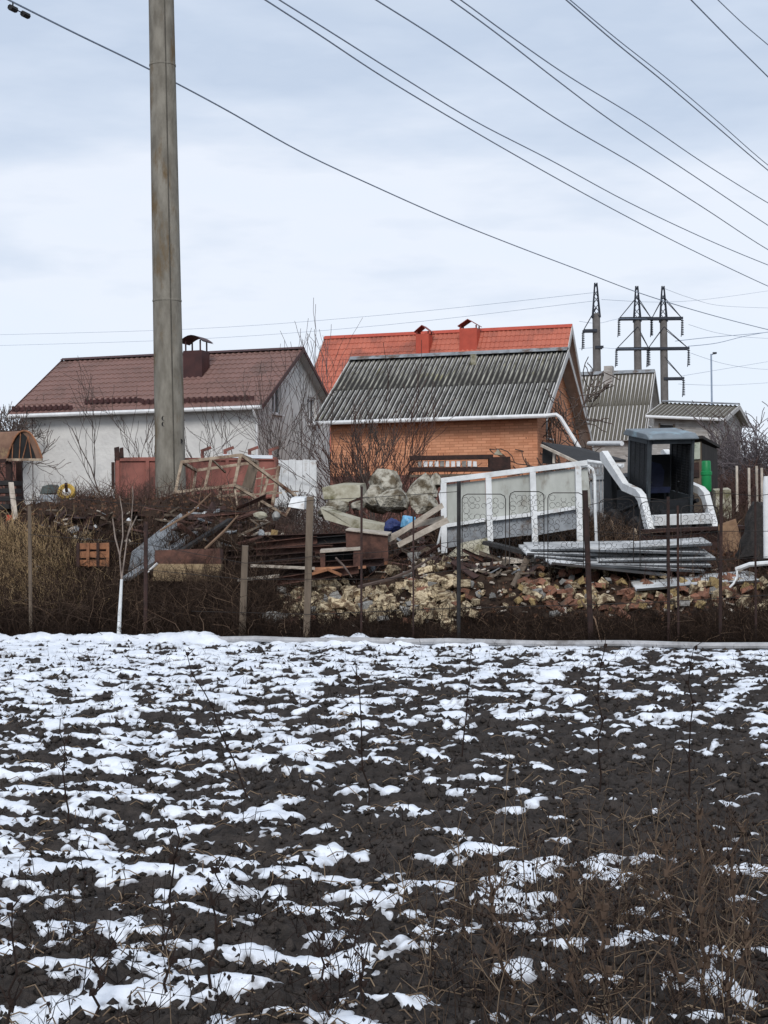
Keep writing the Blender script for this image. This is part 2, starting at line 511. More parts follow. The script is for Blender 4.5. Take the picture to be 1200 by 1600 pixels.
M['barkfar'] = pm('far_twig_bark', lin((112, 104, 106)), lin((92, 84, 86)), 8, 0.95, 0.0)
M['brush'] = pm('dry_brush_stem', (0.040, 0.025, 0.018), (0.078, 0.052, 0.038), 1.5, 0.95, 0, spec=0.1)
M['brushd'] = pm('dark_brush_stem', (0.019, 0.012, 0.009), (0.036, 0.023, 0.017), 1.5, 0.95, 0, spec=0.1)
M['brushl'] = pm('pale_brush_stem', lin((132, 110, 92)), lin((100, 80, 66)), 1.5, 0.95, 0, spec=0.1)
M['straw'] = pm('straw_grass', lin((206, 178, 138)), lin((160, 134, 98)), 1.2, 0.95, 0, spec=0.1)
M['green'] = pm('winter_green_grass', lin((112, 112, 66)), lin((124, 116, 74)), 1.2, 0.95, 0, spec=0.1)
M['weed'] = pm('brown_weed', lin((94, 78, 66)), lin((58, 48, 42)), 1.5, 0.95, 0, spec=0.1)
M['weedp'] = pm('pale_weed', lin((136, 118, 98)), lin((100, 84, 70)), 1.5, 0.95, 0, spec=0.1)
M['weedd'] = pm('dark_weed', lin((52, 42, 38)), lin((34, 28, 26)), 1.5, 0.95, 0, spec=0.1)
M['wire'] = pm('aluminium_wire', lin((150, 164, 184)), lin((136, 150, 170)), 2, 0.6, 0)
M['wired'] = pm('dark_wire', (0.02, 0.018, 0.017), (0.035, 0.028, 0.025), 2, 0.8, 0)
M['stone'] = pm('cream_limestone', lin((214, 198, 166)), lin((170, 152, 124)), 4, 0.95, 0.6, c3=lin((96, 78, 60)), c3s=1.6, c3t=0.48, rand=0.35, bscale=20)
M['brickp'] = pm('broken_red_brick', lin((142, 100, 80)), lin((112, 78, 64)), 4, 0.95, 0.5, c3=lin((90, 76, 66)), c3s=1.6, c3t=.54, rand=0.3)
M['yellow'] = pm('ochre_lump', lin((172, 150, 104)), lin((130, 108, 74)), 4, 0.9, 0.5, c3=lin((90, 76, 62)), c3s=1.6, c3t=.54, rand=0.3)
M['grey'] = pm('grey_lump', lin((150, 148, 144)), lin((110, 108, 104)), 6, 0.9, 0.4, rand=0.2)

# brick wall: real brick size, colour and joint relief only (bricks are about 3 px tall here)
def brick_mat(name, cA, cB, mortar, patch=None):
    m = pm(name, cA, cB, 1.3, 0.95, 0)
    t = m.node_tree
    b = t.nodes['Principled BSDF']
    src = b.inputs['Base Color'].links[0].from_socket
    tcx = N(t, 'ShaderNodeTexCoord')
    sepx = N(t, 'ShaderNodeSeparateXYZ')
    t.links.new(tcx.outputs['Object'], sepx.inputs[0])
    ad = N(t, 'ShaderNodeMath', operation='ADD')
    t.links.new(sepx.outputs['X'], ad.inputs[0]); t.links.new(sepx.outputs['Y'], ad.inputs[1])
    cb = N(t, 'ShaderNodeCombineXYZ')
    t.links.new(ad.outputs[0], cb.inputs['X']); t.links.new(sepx.outputs['Z'], cb.inputs['Y'])
    br = N(t, 'ShaderNodeTexBrick')
    br.inputs['Scale'].default_value = 1.0
    br.inputs['Brick Width'].default_value = 0.26
    br.inputs['Row Height'].default_value = 0.077
    br.inputs['Mortar Size'].default_value = 0.008
    br.inputs['Color1'].default_value = (1, 1, 1, 1)
    br.inputs['Color2'].default_value = (0.72, 0.70, 0.68, 1)
    br.inputs['Mortar'].default_value = (*mortar, 1)
    t.links.new(cb.outputs[0], br.inputs['Vector'])
    mm = N(t, 'ShaderNodeMixRGB', blend_type='MULTIPLY')
    mm.inputs['Fac'].default_value = 1
    t.links.new(src, mm.inputs['Color1']); t.links.new(br.outputs['Color'], mm.inputs['Color2'])
    t.links.new(mm.outputs[0], b.inputs['Base Color'])
    bp = N(t, 'ShaderNodeBump')
    bp.inputs['Strength'].default_value = 0.5
    bp.inputs['Distance'].default_value = 0.01
    bp.invert = True
    t.links.new(br.outputs['Fac'], bp.inputs['Height'])
    t.links.new(bp.outputs[0], b.inputs['Normal'])
    return m
M['brick'] = brick_mat('orange_brick_wall', lin((222, 162, 128)), lin((208, 144, 110)), (0.62, 0.56, 0.52))
M['oldbrick'] = brick_mat('dark_red_brick_wall', lin((134, 94, 84)), lin((112, 80, 74)), (0.6, 0.55, 0.5))
M['greybrick'] = brick_mat('pale_silicate_brick_wall', lin((190, 187, 184)), lin((166, 162, 158)), (0.75, 0.75, 0.75))

# asbestos sheet: crests lighter with lichen patches, valleys darker (own coordinates of the sheet: z is the wave height)
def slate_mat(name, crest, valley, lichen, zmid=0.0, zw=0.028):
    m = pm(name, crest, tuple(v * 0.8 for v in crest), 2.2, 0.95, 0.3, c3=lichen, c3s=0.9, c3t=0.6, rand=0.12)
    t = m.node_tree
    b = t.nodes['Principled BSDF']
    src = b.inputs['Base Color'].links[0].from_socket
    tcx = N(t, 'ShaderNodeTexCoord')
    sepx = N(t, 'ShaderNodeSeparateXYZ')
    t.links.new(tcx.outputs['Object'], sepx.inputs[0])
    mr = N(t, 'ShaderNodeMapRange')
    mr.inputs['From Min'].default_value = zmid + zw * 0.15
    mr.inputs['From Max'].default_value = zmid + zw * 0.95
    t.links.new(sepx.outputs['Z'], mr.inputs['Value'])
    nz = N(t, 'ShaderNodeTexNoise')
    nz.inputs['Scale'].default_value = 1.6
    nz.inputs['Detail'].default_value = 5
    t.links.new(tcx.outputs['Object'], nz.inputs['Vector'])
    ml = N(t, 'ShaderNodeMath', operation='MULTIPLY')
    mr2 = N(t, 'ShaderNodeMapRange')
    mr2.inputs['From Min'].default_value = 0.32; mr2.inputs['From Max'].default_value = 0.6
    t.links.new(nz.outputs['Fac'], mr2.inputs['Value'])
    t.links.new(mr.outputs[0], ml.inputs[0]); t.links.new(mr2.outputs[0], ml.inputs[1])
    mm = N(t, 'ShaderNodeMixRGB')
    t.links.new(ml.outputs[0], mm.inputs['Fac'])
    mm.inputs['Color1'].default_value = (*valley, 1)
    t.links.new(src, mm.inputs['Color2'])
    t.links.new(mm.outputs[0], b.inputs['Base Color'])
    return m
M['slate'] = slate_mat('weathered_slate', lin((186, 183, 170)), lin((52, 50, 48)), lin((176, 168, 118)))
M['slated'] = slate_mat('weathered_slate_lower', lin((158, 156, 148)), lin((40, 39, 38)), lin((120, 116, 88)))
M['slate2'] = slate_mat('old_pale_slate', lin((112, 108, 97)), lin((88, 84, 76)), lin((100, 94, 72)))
M['slate3'] = slate_mat('stacked_slate', lin((188, 190, 192)), lin((120, 122, 124)), lin((150, 148, 144)))

# ------------------------------------------------------------------ houses
def wave_sheet(width, length, pitch=0.15, amp=0.025, seg=6, rows=2, thick=0.006):
    """corrugated sheet, x across, y up the slope, own z up"""
    mb = MB()
    n = int(round(width / pitch)) * seg
    rowsP = []
    for i in range(rows):
        y = length * i / (rows - 1)
        rowsP.append([(width * j / n - width / 2, y, amp * math.cos(2 * math.pi * j / seg)) for j in range(n + 1)])
    mb.grid(rowsP)
    low = [(x, 0, z - 0.02) for (x, y, z) in rowsP[0]]
    mb.grid([low, rowsP[0]])
    return mb

def gable_wall(mb, x, W_, ze, zr, holes, depth=0.16, nx=1):
    """gable wall in the plane of constant x with window holes [(y0,y1,z0,z1)] and their reveals"""
    top = lambda y: ze + (zr - ze) * (1 - abs(y - W_ / 2) / (W_ / 2))
    ys = sorted({0.0, W_ / 2, W_} | {h[0] for h in holes} | {h[1] for h in holes})
    def quad(y0, y1, za0, za1, zb0, zb1):
        mb.add([(x, y0, za0), (x, y1, za1), (x, y1, zb1), (x, y0, zb0)], [(0, 1, 2, 3)])
    for a, b in zip(ys[:-1], ys[1:]):
        mid = (a + b) / 2
        hs = sorted([h for h in holes if h[0] <= mid <= h[1]], key=lambda h: h[2])
        z = 0.0
        for h in hs:
            quad(a, b, z, z, h[2], h[2])
            z = h[3]
        quad(a, b, z, z, top(a), top(b))
    for (y0, y1, z0, z1) in holes:
        xi = x - depth * nx
        mb.add([(x, y0, z0), (xi, y0, z0), (xi, y0, z1), (x, y0, z1), (x, y1, z0), (xi, y1, z0), (xi, y1, z1), (x, y1, z1)],
               [(0, 1, 2, 3), (4, 7, 6, 5), (0, 4, 5, 1), (3, 2, 6, 7)])

def house_frame(pxr, Yr, pxl, th):
    a = Vector((math.cos(th), -math.sin(th), 0))
    P = at(pxr, 700, Yr)
    ul = at(pxl, 700, 1.0).x
    L = (P.x - ul * P.y) / (math.cos(th) + ul * math.sin(th))
    return P, L

def house_body(name, label, pxr, Yr, pxl, th, W_, ze, zr, zg, wallm, holes, ov_e, ov_g, framem, cat='house', soffm='soffit', verge='soffit', band=0.22):
    """ze, zr absolute heights of eave and ridge at the roof surface; returns root and roof geometry"""
    P, L = house_frame(pxr, Yr, pxl, th)
    root = thing(name, label, cat, (P.x, P.y, zg), -th)
    e, r = ze - zg, zr - zg
    mb = MB()
    we = e + (r - e) * 0.0
    hz = [(h[0], h[1], h[2] - zg, h[3] - zg) for h in holes]
    gable_wall(mb, 0.0, W_, e, r, hz)
    gable_wall(mb, -L, W_, e, r, [], nx=-1)
    mb.add([(0, 0, 0), (0, 0, e), (-L, 0, e), (-L, 0, 0)], [(0, 1, 2, 3)])
    mb.add([(0, W_, 0), (0, W_, e), (-L, W_, e), (-L, W_, 0)], [(3, 2, 1, 0)])
    wall = mb.build('wall', wallm, root)
    for (y0, y1, z0, z1) in hz:
        f = MB()
        t = 0.06
        xx = -0.10
        f.b2((xx - .03, y0, z0), (xx + .03, y0 + t, z1)); f.b2((xx - .03, y1 - t, z0), (xx + .03, y1, z1))
        f.b2((xx - .03, y0 + t, z0), (xx + .03, y1 - t, z0 + t)); f.b2((xx - .03, y0 + t, z1 - t), (xx + .03, y1 - t, z1))
        if y1 - y0 > 0.7:
            ym = (y0 + y1) / 2
            f.b2((xx - .03, ym - t / 2, z0 + t), (xx + .03, ym + t / 2, z1 - t))
        w = f.build('window', M[framem], root)
        g = MB(); g.b2((xx - .02, y0 + t, z0 + t), (xx - .005, y1 - t, z1 - t)); g.build('pane', M['glass'], w)
        s_ = MB(); s_.b2((-.06, y0 - .05, z0 - .05), (.08, y1 + .05, z0 - .005)); s_.build('sill', M['white'], w)
    return root, P, L, e, r

def slopes(L, W_, e, r, ov_e, ov_g):
    """front and rear slope: eave start point (x from), vectors along x and up the slope"""
    k = (r - e) / (W_ / 2)
    run = W_ / 2 + ov_e
    sl = math.hypot(run, k * run)
    ang = math.atan(k)
    return k, run, sl, ang

def tile_roof(root, L, W_, e, r, ov_e, ov_g, mat, ridgem, wave=0.19, step=0.35):
    k, run, sl, ang = slopes(L, W_, e, r, ov_e, ov_g)
    x0, x1 = -L - ov_g, ov_g
    roof = None
    for side in (0, 1):
        mb = MB()
        ncol = int((x1 - x0) / wave * 6)
        rows = []
        ns = int(sl / step) + 1
        sv = []
        for i in range(ns + 1):
            s0 = min(i * step, sl)
            if i: sv.append((s0 - 0.004, 0.020))
            if i < ns and s0 < sl: sv += [(s0, -0.004), (min(s0 + step * .5, sl), 0.016)]
        cos, sin = math.cos(ang), math.sin(ang)
        for (sv_, lift) in sv:
            row = []
            for j in range(ncol + 1):
                x = x0 + (x1 - x0) * j / ncol
                c = math.cos(2 * math.pi * x / wave)
                h = 0.02 * max(c, -0.55) - lift + 0.02 + 0.05
                y = -ov_e + sv_ * cos - h * sin
                z = (e - ov_e * k) + sv_ * sin + h * cos
                row.append((x, y if side == 0 else W_ - y, z))
            rows.append(row)
        if side: rows = rows[::-1]
        mb.grid(rows)
        o = mb.build('roof', mat, root)
        roof = roof or o
    mb = MB()
    for sgn in (0, 1):
        pts = []
        for t in (-0.16, 0.0):
            y = W_ / 2 + t; z = r + 0.13 + t * k * 0.9
            pts.append((y, z))
        poly = [(x0 - .02, y if not sgn else W_ - y, z) for y, z in pts]
        mb.add([(x0 - .02, p[1], p[2]) for p in poly] + [(x1 + .02, p[1], p[2]) for p in poly], [(0, 1, 3, 2)])
    mb.build('ridge_cap', ridgem, roof)
    return roof

def under_roof(root, L, W_, e, r, ov_e, ov_g, soffm, vergem, band=0.2):
    """boarded underside and verge boards"""
    k, run, sl, ang = slopes(L, W_, e, r, ov_e, ov_g)
    x0, x1 = -L - ov_g, ov_g
    so = MB()
    for side in (0, 1):
        f = lambda y, z: (y if side == 0 else W_ - y, z)
        ya, za = f(-ov_e, e - ov_e * k); yb, zb = f(W_ / 2, r)
        q = [(x0 + .03, ya, za), (x1 - .03, ya, za), (x1 - .03, yb, zb), (x0 + .03, yb, zb)]
        so.prism(q, (0, 0, 0.025))
    so.build('soffit', M[soffm], root)
    for side in (0, 1):
        for xe in (x0, x1):
            v = MB()
            f = lambda y: (y if side == 0 else W_ - y)
            ya, za, yb, zb = f(-ov_e - .02), e - (ov_e + .02) * k + .05, f(W_ / 2), r + .05
            poly = [(xe, ya, za - band), (xe, yb, zb - band), (xe, yb, zb + .04), (xe, ya, za + .04)]
            v.prism(poly, (0.03 if xe > 0 else -0.03, 0, 0))
            v.build('verge_board', M[vergem], root)

def gutter(root, L, W_, e, ov_e, ov_g, k, mat, down=None, size=0.065):
    y = -ov_e - 0.05; z = e - ov_e * k + 0.0
    g = MB()
    g.tube([(-L - ov_g, y, z), (ov_g, y, z)], size, 8)
    o = g.build('gutter', mat, root, smooth=True)
    return y, z, o

# --- white rendered house, brown metal tiles
ZG = 1.1
wh, P, L, e, r = house_body('white_house', 'white rendered house with a brown metal tiled roof behind the concrete pole', 404, 48.0, 34, math.radians(17.5), 6.4,
    5.42, 7.27, ZG, M['render'], [(1.15, 1.95, 5.15, 6.15), (1.45, 2.25, 2.1, 3.3), (4.3, 5.1, 5.0, 5.9)], 0.35, 0.28, 'white')
k = (r - e) / 3.2
rf = tile_roof(wh, L, 6.4, e, r, 0.35, 0.28, M['browntile'], M['brownmetal'])
under_roof(wh, L, 6.4, e, r, 0.35, 0.28, 'soffit', 'brownmetal', 0.1)
gy, gz, gut = gutter(wh, L, 6.4, e, 0.35, 0.28, k, M['white'])
d_ = MB(); d_.tube([(0.02, gy, gz - .03), (0.02, gy + .04, gz - .16), (-.02, -.07, gz - .42), (-.02, -.07, 0)], 0.045, 7); d_.build('downpipe', M['white'], wh, smooth=True)
sg = MB()
for (xa, xb, s0) in ((-L - .2, -L + 1.9, .18), (-L + 2.2, -3.9, .52), (-3.8, -.1, .34)):
    n = int((xb - xa) / 0.19)
    yy = -.35 + s0 * math.cos(math.atan(k)); zz = e - .35 * k + s0 * math.sin(math.atan(k))
    sg.b2((xa, yy - .02, zz + .06), (xb, yy + .02, zz + .2))
    for i in range(n):
        sg.b2((xa + i * .19, yy - .06, zz + .1), (xa + i * .19 + .08, yy - .025, zz + .24))
sg.build('snow_guard', M['brownmetal'], wh)
# chimney with hood
cx, cyy = -2.85, 1.9
r0 = r; r = r - .27
ch = MB(); ch.b2((cx - .32, cyy - .3, e + .6), (cx + .32, cyy + .3, r + .25)); cho = ch.build('chimney', M['brownmetal'], rf)
hd = MB()
for sx in (-.25, .25):
    for sy in (-.25, .25):
        hd.b2((cx + sx - .02, cyy + sy - .02, r + .25), (cx + sx + .02, cyy + sy + .02, r + .58))
arc = [(cx - .42 + .84 * i / 8, 0, r + .5 + .2 * math.sin(math.pi * i / 8)) for i in range(9)]
hd.grid([[(p[0], cyy - .42, p[2]) for p in arc], [(p[0], cyy + .42, p[2]) for p in arc]])
hd.grid([[(p[0], cyy + .42, p[2] + .03) for p in arc], [(p[0], cyy - .42, p[2] + .03) for p in arc]])
hd.build('chimney_hood', M['brownmetal'], rf)
r = r0
lamp = MB(); lamp.b2((-L + 3.3, -.16, e - .42), (-L + 3.5, -.003, e - .3)); lamp.build('wall_lamp', M['soffit'], wh)
seam = MB(); seam.b2((-L + .38, -.012, 0), (-L + .4, -.002, e - .2)); seam.build('wall_cable', M['brownmetal'], wh)

# --- brick house under corrugated slate
def slate_roof(root, L, W_, e, r, ov_e, ov_g, mat, pitch=0.165, sheetw=1.155, rows=2, ridgem=None, jit=0.006, low_mat=None):
    k, run, sl, ang = slopes(L, W_, e, r, ov_e, ov_g)
    x0, x1 = -L - ov_g, ov_g
    ncol = int(math.ceil((x1 - x0) / sheetw))
    sw = (x1 - x0) / ncol
    nw = max(1, int(round(sw / pitch)))
    ln = sl / rows + 0.10
    me = me_low = None
    rr = random.Random(5)
    for side in (0, 1):
        for i in range(ncol):
            for j in range(rows):
                if me is None:
                    o = wave_sheet(sw, ln, sw / nw, 0.028).build('roof_sheet', mat, root)
                    me = o.data
                else:
                    o = link('roof_sheet', me, root)
                if j == 0 and rows > 1 and low_mat:
                    if me_low is None:
                        me_low = me.copy(); me_low.materials[0] = low_mat
                    o.data = me_low
                s0 = j * sl / rows - 0.02
                y = -ov_e + s0 * math.cos(ang); z = e - ov_e * k + s0 * math.sin(ang) + 0.05 + 0.014 * j
                xc = x0 + sw * (i + .5)
                if side == 0:
                    o.location = (xc, y, z); o.rotation_euler = (ang + (-.008 * j), 0, rr.uniform(-jit, jit))
                else:
                    o.location = (xc, W_ - y, z); o.rotation_euler = (ang, 0, math.pi + rr.uniform(-jit, jit))
    mb = MB()
    for sgn in (-1, 1):
        q = [(x0, W_ / 2, r + .16), (x1, W_ / 2, r + .16), (x1, W_ / 2 + sgn * .17, r + .16 - .17 * k), (x0, W_ / 2 + sgn * .17, r + .16 - .17 * k)]
        mb.prism(q, (0, 0, .012))
    mb.build('ridge_cap', ridgem or M['galv'], root)

bh, P, L, e, r = house_body('brick_house', 'orange brick house under a grey corrugated slate roof', 840, 43.5, 517, math.radians(17), 5.8,
    4.80, 6.58, ZG, M['brick'], [(1.2, 1.85, 4.05, 4.95)], 0.42, 0.34, 'white')
k = (r - e) / 2.9
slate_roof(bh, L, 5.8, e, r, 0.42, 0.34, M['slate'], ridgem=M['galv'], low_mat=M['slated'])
under_roof(bh, L, 5.8, e, r, 0.42, 0.34, 'soffit', 'soffit', 0.16)
gy, gz, gut = gutter(bh, L, 5.8, e, 0.42, 0.34, k, M['white'], size=0.06)
d_ = MB(); d_.tube([(0.3, gy, gz), (0.62, gy - .02, gz + .02), (0.72, gy, gz - .06), (1.25, gy + .1, gz - 0.95), (1.6, gy + .1, gz - 1.75)], 0.055, 7)
d_.build('downpipe', M['white'], bh, smooth=True)
vent = MB(); vent.tube([(-2.35, 2.4, r - .3), (-2.35, 2.4, r + .02)], .09, 8); vent.build('vent_pipe', M['conc2'], bh)
pl = MB(); pl.b2((-L - .03, -.04, 0), (-1.9, -.002, 1.95)); pl.build('plinth', M['oldbrick'], bh)

# --- red roofed house behind
rh, P, L, e, r = house_body('red_roof_house', 'house with a bright red metal tiled roof and two red chimneys behind the slate roof', 842, 60, 470, math.radians(17), 9.0,
    5.0, 9.55, ZG, M['brick'], [], 0.5, 0.5, 'white')
k = (r - e) / 4.5
rr_ = tile_roof(rh, L, 9.0, e, r, 0.5, 0.5, M['redtile'], M['redmetal'])
under_roof(rh, L, 9.0, e, r, 0.5, 0.5, 'soffit', 'soffit', 0.3)
for (cx, w_, dpt, top_) in ((-5.45, .27, 3.75, -.12), (-3.57, .36, 3.9, .05)):
    c_ = MB(); c_.b2((cx - w_, dpt - .3, e + 1.5), (cx + w_, dpt + .3, r + top_)); c_.build('chimney', M['redmetal'], rr_)
    h_ = MB()
    zt = r + top_
    for sx in (-w_ + .03, w_ - .03):
        for sy in (-.25, .25):
            h_.b2((cx + sx - .025, dpt + sy - .025, zt), (cx + sx + .025, dpt + sy + .025, zt + .12))
    for sg_ in (-1, 1):
        h_.prism([(cx, dpt - .36, zt + .34), (cx, dpt + .36, zt + .34), (cx + sg_ * (w_ + .06), dpt + .36, zt + .08), (cx + sg_ * (w_ + .06), dpt - .36, zt + .08)], (0, 0, .03))
    h_.build('chimney_hood', M['reddark'], rr_)

# --- old pale house on the right with slate roof and a low annex
oh, P, L, e, r = house_body('old_house', 'old pale brick house with a steep weathered slate roof below the pylons', 1000, 72, 900, math.radians(17), 6.4,
    5.7, 8.7, 1.4, M['greybrick'], [(2.6, 3.5, 6.2, 7.2)], 0.35, 0.3, 'white')
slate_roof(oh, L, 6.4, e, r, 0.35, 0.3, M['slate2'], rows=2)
under_roof(oh, L, 6.4, e, r, 0.35, 0.3, 'soffit', 'soffit', 0.12)
cm = MB(); cm.b2((-2.0, 2.6, r - .6), (-1.6, 3.1, r + .35)); cm.build('chimney', M['greybrick'], oh)

ax, P, L, e, r = house_body('low_outbuilding', 'long low whitish outbuilding with a dark slate roof right of the old house', 1113, 60, 1010, math.radians(23), 4.4,
    5.55, 6.1, 1.4, M['greybrick'], [], 0.3, 0.25, 'white', cat='outbuilding')
slate_roof(ax, L, 4.4, e, r, 0.3, 0.25, M['slate2'], rows=1)
under_roof(ax, L, 4.4, e, r, 0.3, 0.25, 'soffit', 'soffit', 0.12)
ax.rotation_euler = (0, math.radians(4.5), -math.radians(23))
k = (r - e) / 2.2
gutter(ax, L, 4.4, e, 0.3, 0.25, k, M['white'], size=.06)
w_ = MB(); w_.b2((-L + .25, -.05, e - .95), (-L + .75, -.003, e - .35)); wo_ = w_.build('window', M['dark'], ax)
w2 = MB()
for (a_, b_) in (((-L + .2, e - 1.0), (-L + .25, e - .3)), ((-L + .75, e - 1.0), (-L + .8, e - .3))):
    w2.b2((a_[0], -.07, a_[1]), (b_[0], -.003, b_[1]))
w2.build('frame', M['wood'], wo_)

# --- dark red brick wall at far left
tag(MB().b2((-16.5, 60, 0.8), (-13.2, 64, 5.4)).build('brick_shed', M['oldbrick']), 'dark red brick shed at the left edge behind bare trees', 'shed')

# ------------------------------------------------------------------ power pole, pylons, lines
PY = 31.0
pb, ptop = at(267, 775, PY), at(252, 0, PY)
dirp = (ptop - pb) / (ptop.z - pb.z)
zb = tz(pb.x, PY) - 0.6
base = pb + dirp * (zb - pb.z)
pole = thing('power_pole', 'tall tapered concrete power pole standing in the junk yard', 'power pole', base)
mb = MB()
Ht = 17.5
prof = [(0, .0)]
n = 28
rings = 30
vs, fs = [], []
for i in range(rings + 1):
    z = Ht * i / rings
    rad = 0.300 - 0.0052 * z
    c = dirp * z
    for j in range(n):
        th = 2 * math.pi * j / n
        vs.append((c.x + rad * math.cos(th), c.y + rad * math.sin(th), z))
for i in range(rings):
    for j in range(n):
        fs.append((i * n + j, i * n + (j + 1) % n, (i + 1) * n + (j + 1) % n, (i + 1) * n + j))
fs.append(tuple(range(rings * n, rings * n + n)))
mb.add(vs, fs)
mb.build('shaft', M['conc'], pole, smooth=True)
sm_ = MB()
th = math.radians(-68)
sm_.tube([(dirp.x * z + (0.300 - 0.0052 * z - .002) * math.cos(th), dirp.y * z + (0.3 - .0052 * z - .002) * math.sin(th), z) for z in np.linspace(0, Ht, 12)], 0.014, 5)
sm_.build('mould_seam', pm('seam_concrete', lin((92, 88, 80)), lin((76, 72, 66)), 6, .95, .3), pole)
for zj in (4.62, 9.2):
    j_ = MB(); rad = 0.3015 - 0.0052 * zj
    j_.lathe([(rad, zj - .02), (rad + .006, zj - .015), (rad + .006, zj + .015), (rad, zj + .02)], 28, dirp * zj - Vector((0, 0, 0)) * 1)
    j_.v = [(x, y, z - dirp.z * zj) for x, y, z in j_.v]
    j_.build('joint_ring', M['conc'], pole, smooth=True)
for (px, py) in ((259, 655), (259, 664), (284, 690)):
    q = at(px, py, PY); zz = q.z - zb
    rad = 0.3 - 0.0052 * zz
    xx = q.x - base.x - dirp.x * zz
    yy = -math.sqrt(max(rad * rad - xx * xx, 0.0))
    hm = MB(); hm.lathe([(0.0, -.006), (.03, -.006), (.045, .004)], 10, (xx + dirp.x * zz, yy + dirp.y * zz, zz), Matrix.Rotation(math.radians(90), 3, 'X') @ Matrix.Identity(3))
    hm.build('bolt_hole', M['dark'], pole)

def pylon(px, ytop, ybase_conc, Yp, arms, label, wd=0.27):
    b0 = at(px + (ybase_conc - ytop) * .012, ybase_conc, Yp)
    g = tz(b0.x, Yp) - .3
    root = thing('pylon', label, 'pylon', (b0.x, Yp, g), 0, 'concrete pylons with lattice tips behind the houses')
    zt = at(px, ytop, Yp).z - g; zc = b0.z - g
    s_ = MB(); s_.lathe([(wd + .05, 0), (wd, zc), (0, zc)], 14); s_.build('shaft', M['conc_far'], root, smooth=True)
    la = MB()
    w0 = wd * .95
    cs = [(-1, -1), (1, -1), (1, 1), (-1, 1)]
    pt = lambda c, t: Vector((c[0] * (w0 * (1 - t) + .07 * t), c[1] * (w0 * (1 - t) + .07 * t), zc - .3 + (zt - zc + .3) * t))
    for c in cs:
        la.tube([pt(c, 0), pt(c, 1)], .045, 4)
    for q in range(4):
        c0, c1 = cs[q], cs[(q + 1) % 4]
        for s in range(5):
            la.tube([pt(c0 if s % 2 else c1, s / 5), pt(c1 if s % 2 else c0, (s + 1) / 5)], .025, 4)
    la.build('lattice_tip', M['pyl'], root)
    for (py, pxa, pxb) in arms:
        za = at(px, py, Yp).z - g
        xa, xb = at(pxa, py, Yp).x - b0.x, at(pxb, py, Yp).x - b0.x
        a_ = MB(); a_.b2((xa, -wd - .1, za - .09), (xb, -wd - .01, za + .09)); a_.b2((xa, wd + .01, za - .09), (xb, wd + .1, za + .09))
        for xe in (xa, xb):
            if abs(xe) > .6:
                a_.tube([(xe, 0, za), (0, -wd, za + 1.6)], .03, 4)
                a_.tube([(xe, 0, za), (0, wd, za - 1.2 if False else za + 1.6)], .03, 4)
        ao = a_.build('crossarm', M['pyl'], root)
        for xe in (xa, xb):
            if abs(xe) > .6:
                i_ = MB()
                L1 = 1.25
                for q in range(9):
                    i_.lathe([(.03, -q * .13), (.11, -q * .13 - .03), (.11, -q * .13 - .07), (.03, -q * .13 - .1)], 7, (xe, 0, za - .1))
                i_.tube([(xe, 0, za - .05), (xe - .1, 0, za - L1 - .1)], .03, 4)
                i_.build('insulator', M['pyl'], ao)
    return root
M['conc_far'] = pm('pylon_concrete', lin((112, 108, 106)), lin((96, 92, 90)), 3, .9, .2)
M['pyl'] = pm('pylon_steel', lin((52, 56, 66)), lin((42, 46, 54)), 3, .7, 0)
pylon(931, 442, 490, 112, [(517, 911, 932), (543, 929, 942)], 'leftmost concrete pylon with one short arm to the left')
pylon(995, 447, 497, 118, [(498, 967, 1018), (545, 963, 1014)], 'middle concrete pylon of three, with two crossarms')
pylon(1036, 447, 497, 118, [(498, 1018, 1066), (545, 1012, 1076), (592, 1036, 1068)], 'rightmost concrete pylon with three crossarms')

def wire_px(pts, r, label, mat='wire', Yfix=None, z=14.0, group='overhead power lines', ext=True):
    """a wire hung at height z above ground level, followed along photograph pixels"""
    W3 = []
    for (px, py) in pts:
        if Yfix is None:
            d = CR @ Vector(((px - 600) / F, (800 - py) / F, -1)); Y = (z - CAMZ) / (d.z / d.y)
        else:
            Y = Yfix if not isinstance(Yfix, tuple) else Yfix[0] + (Yfix[1] - Yfix[0]) * (px - pts[0][0]) / (pts[-1][0] - pts[0][0])
        W3.append(at(px, py, Y))
    # smooth through the points
    out = []
    n = len(W3)
    for i in range(n - 1):
        p0, p1, p2, p3 = W3[max(i - 1, 0)], W3[i], W3[i + 1], W3[min(i + 2, n - 1)]
        for s in range(6):
            t = s / 6
            out.append(0.5 * ((2 * p1) + (p2 - p0) * t + (2 * p0 - 5 * p1 + 4 * p2 - p3) * t * t + (3 * p1 - p0 - 3 * p2 + p3) * t ** 3))
    out.append(W3[-1])
    if ext:
        out.insert(0, out[0] + (out[0] - out[1]).normalized() * 12)
        out.append(out[-1] + (out[-1] - out[-2]).normalized() * 40)
    mb = MB(); mb.tube(out, r, 5)
    o = mb.build('power_line', M[mat], smooth=True)
    tag(o, label, 'power line', group)
    return o, out
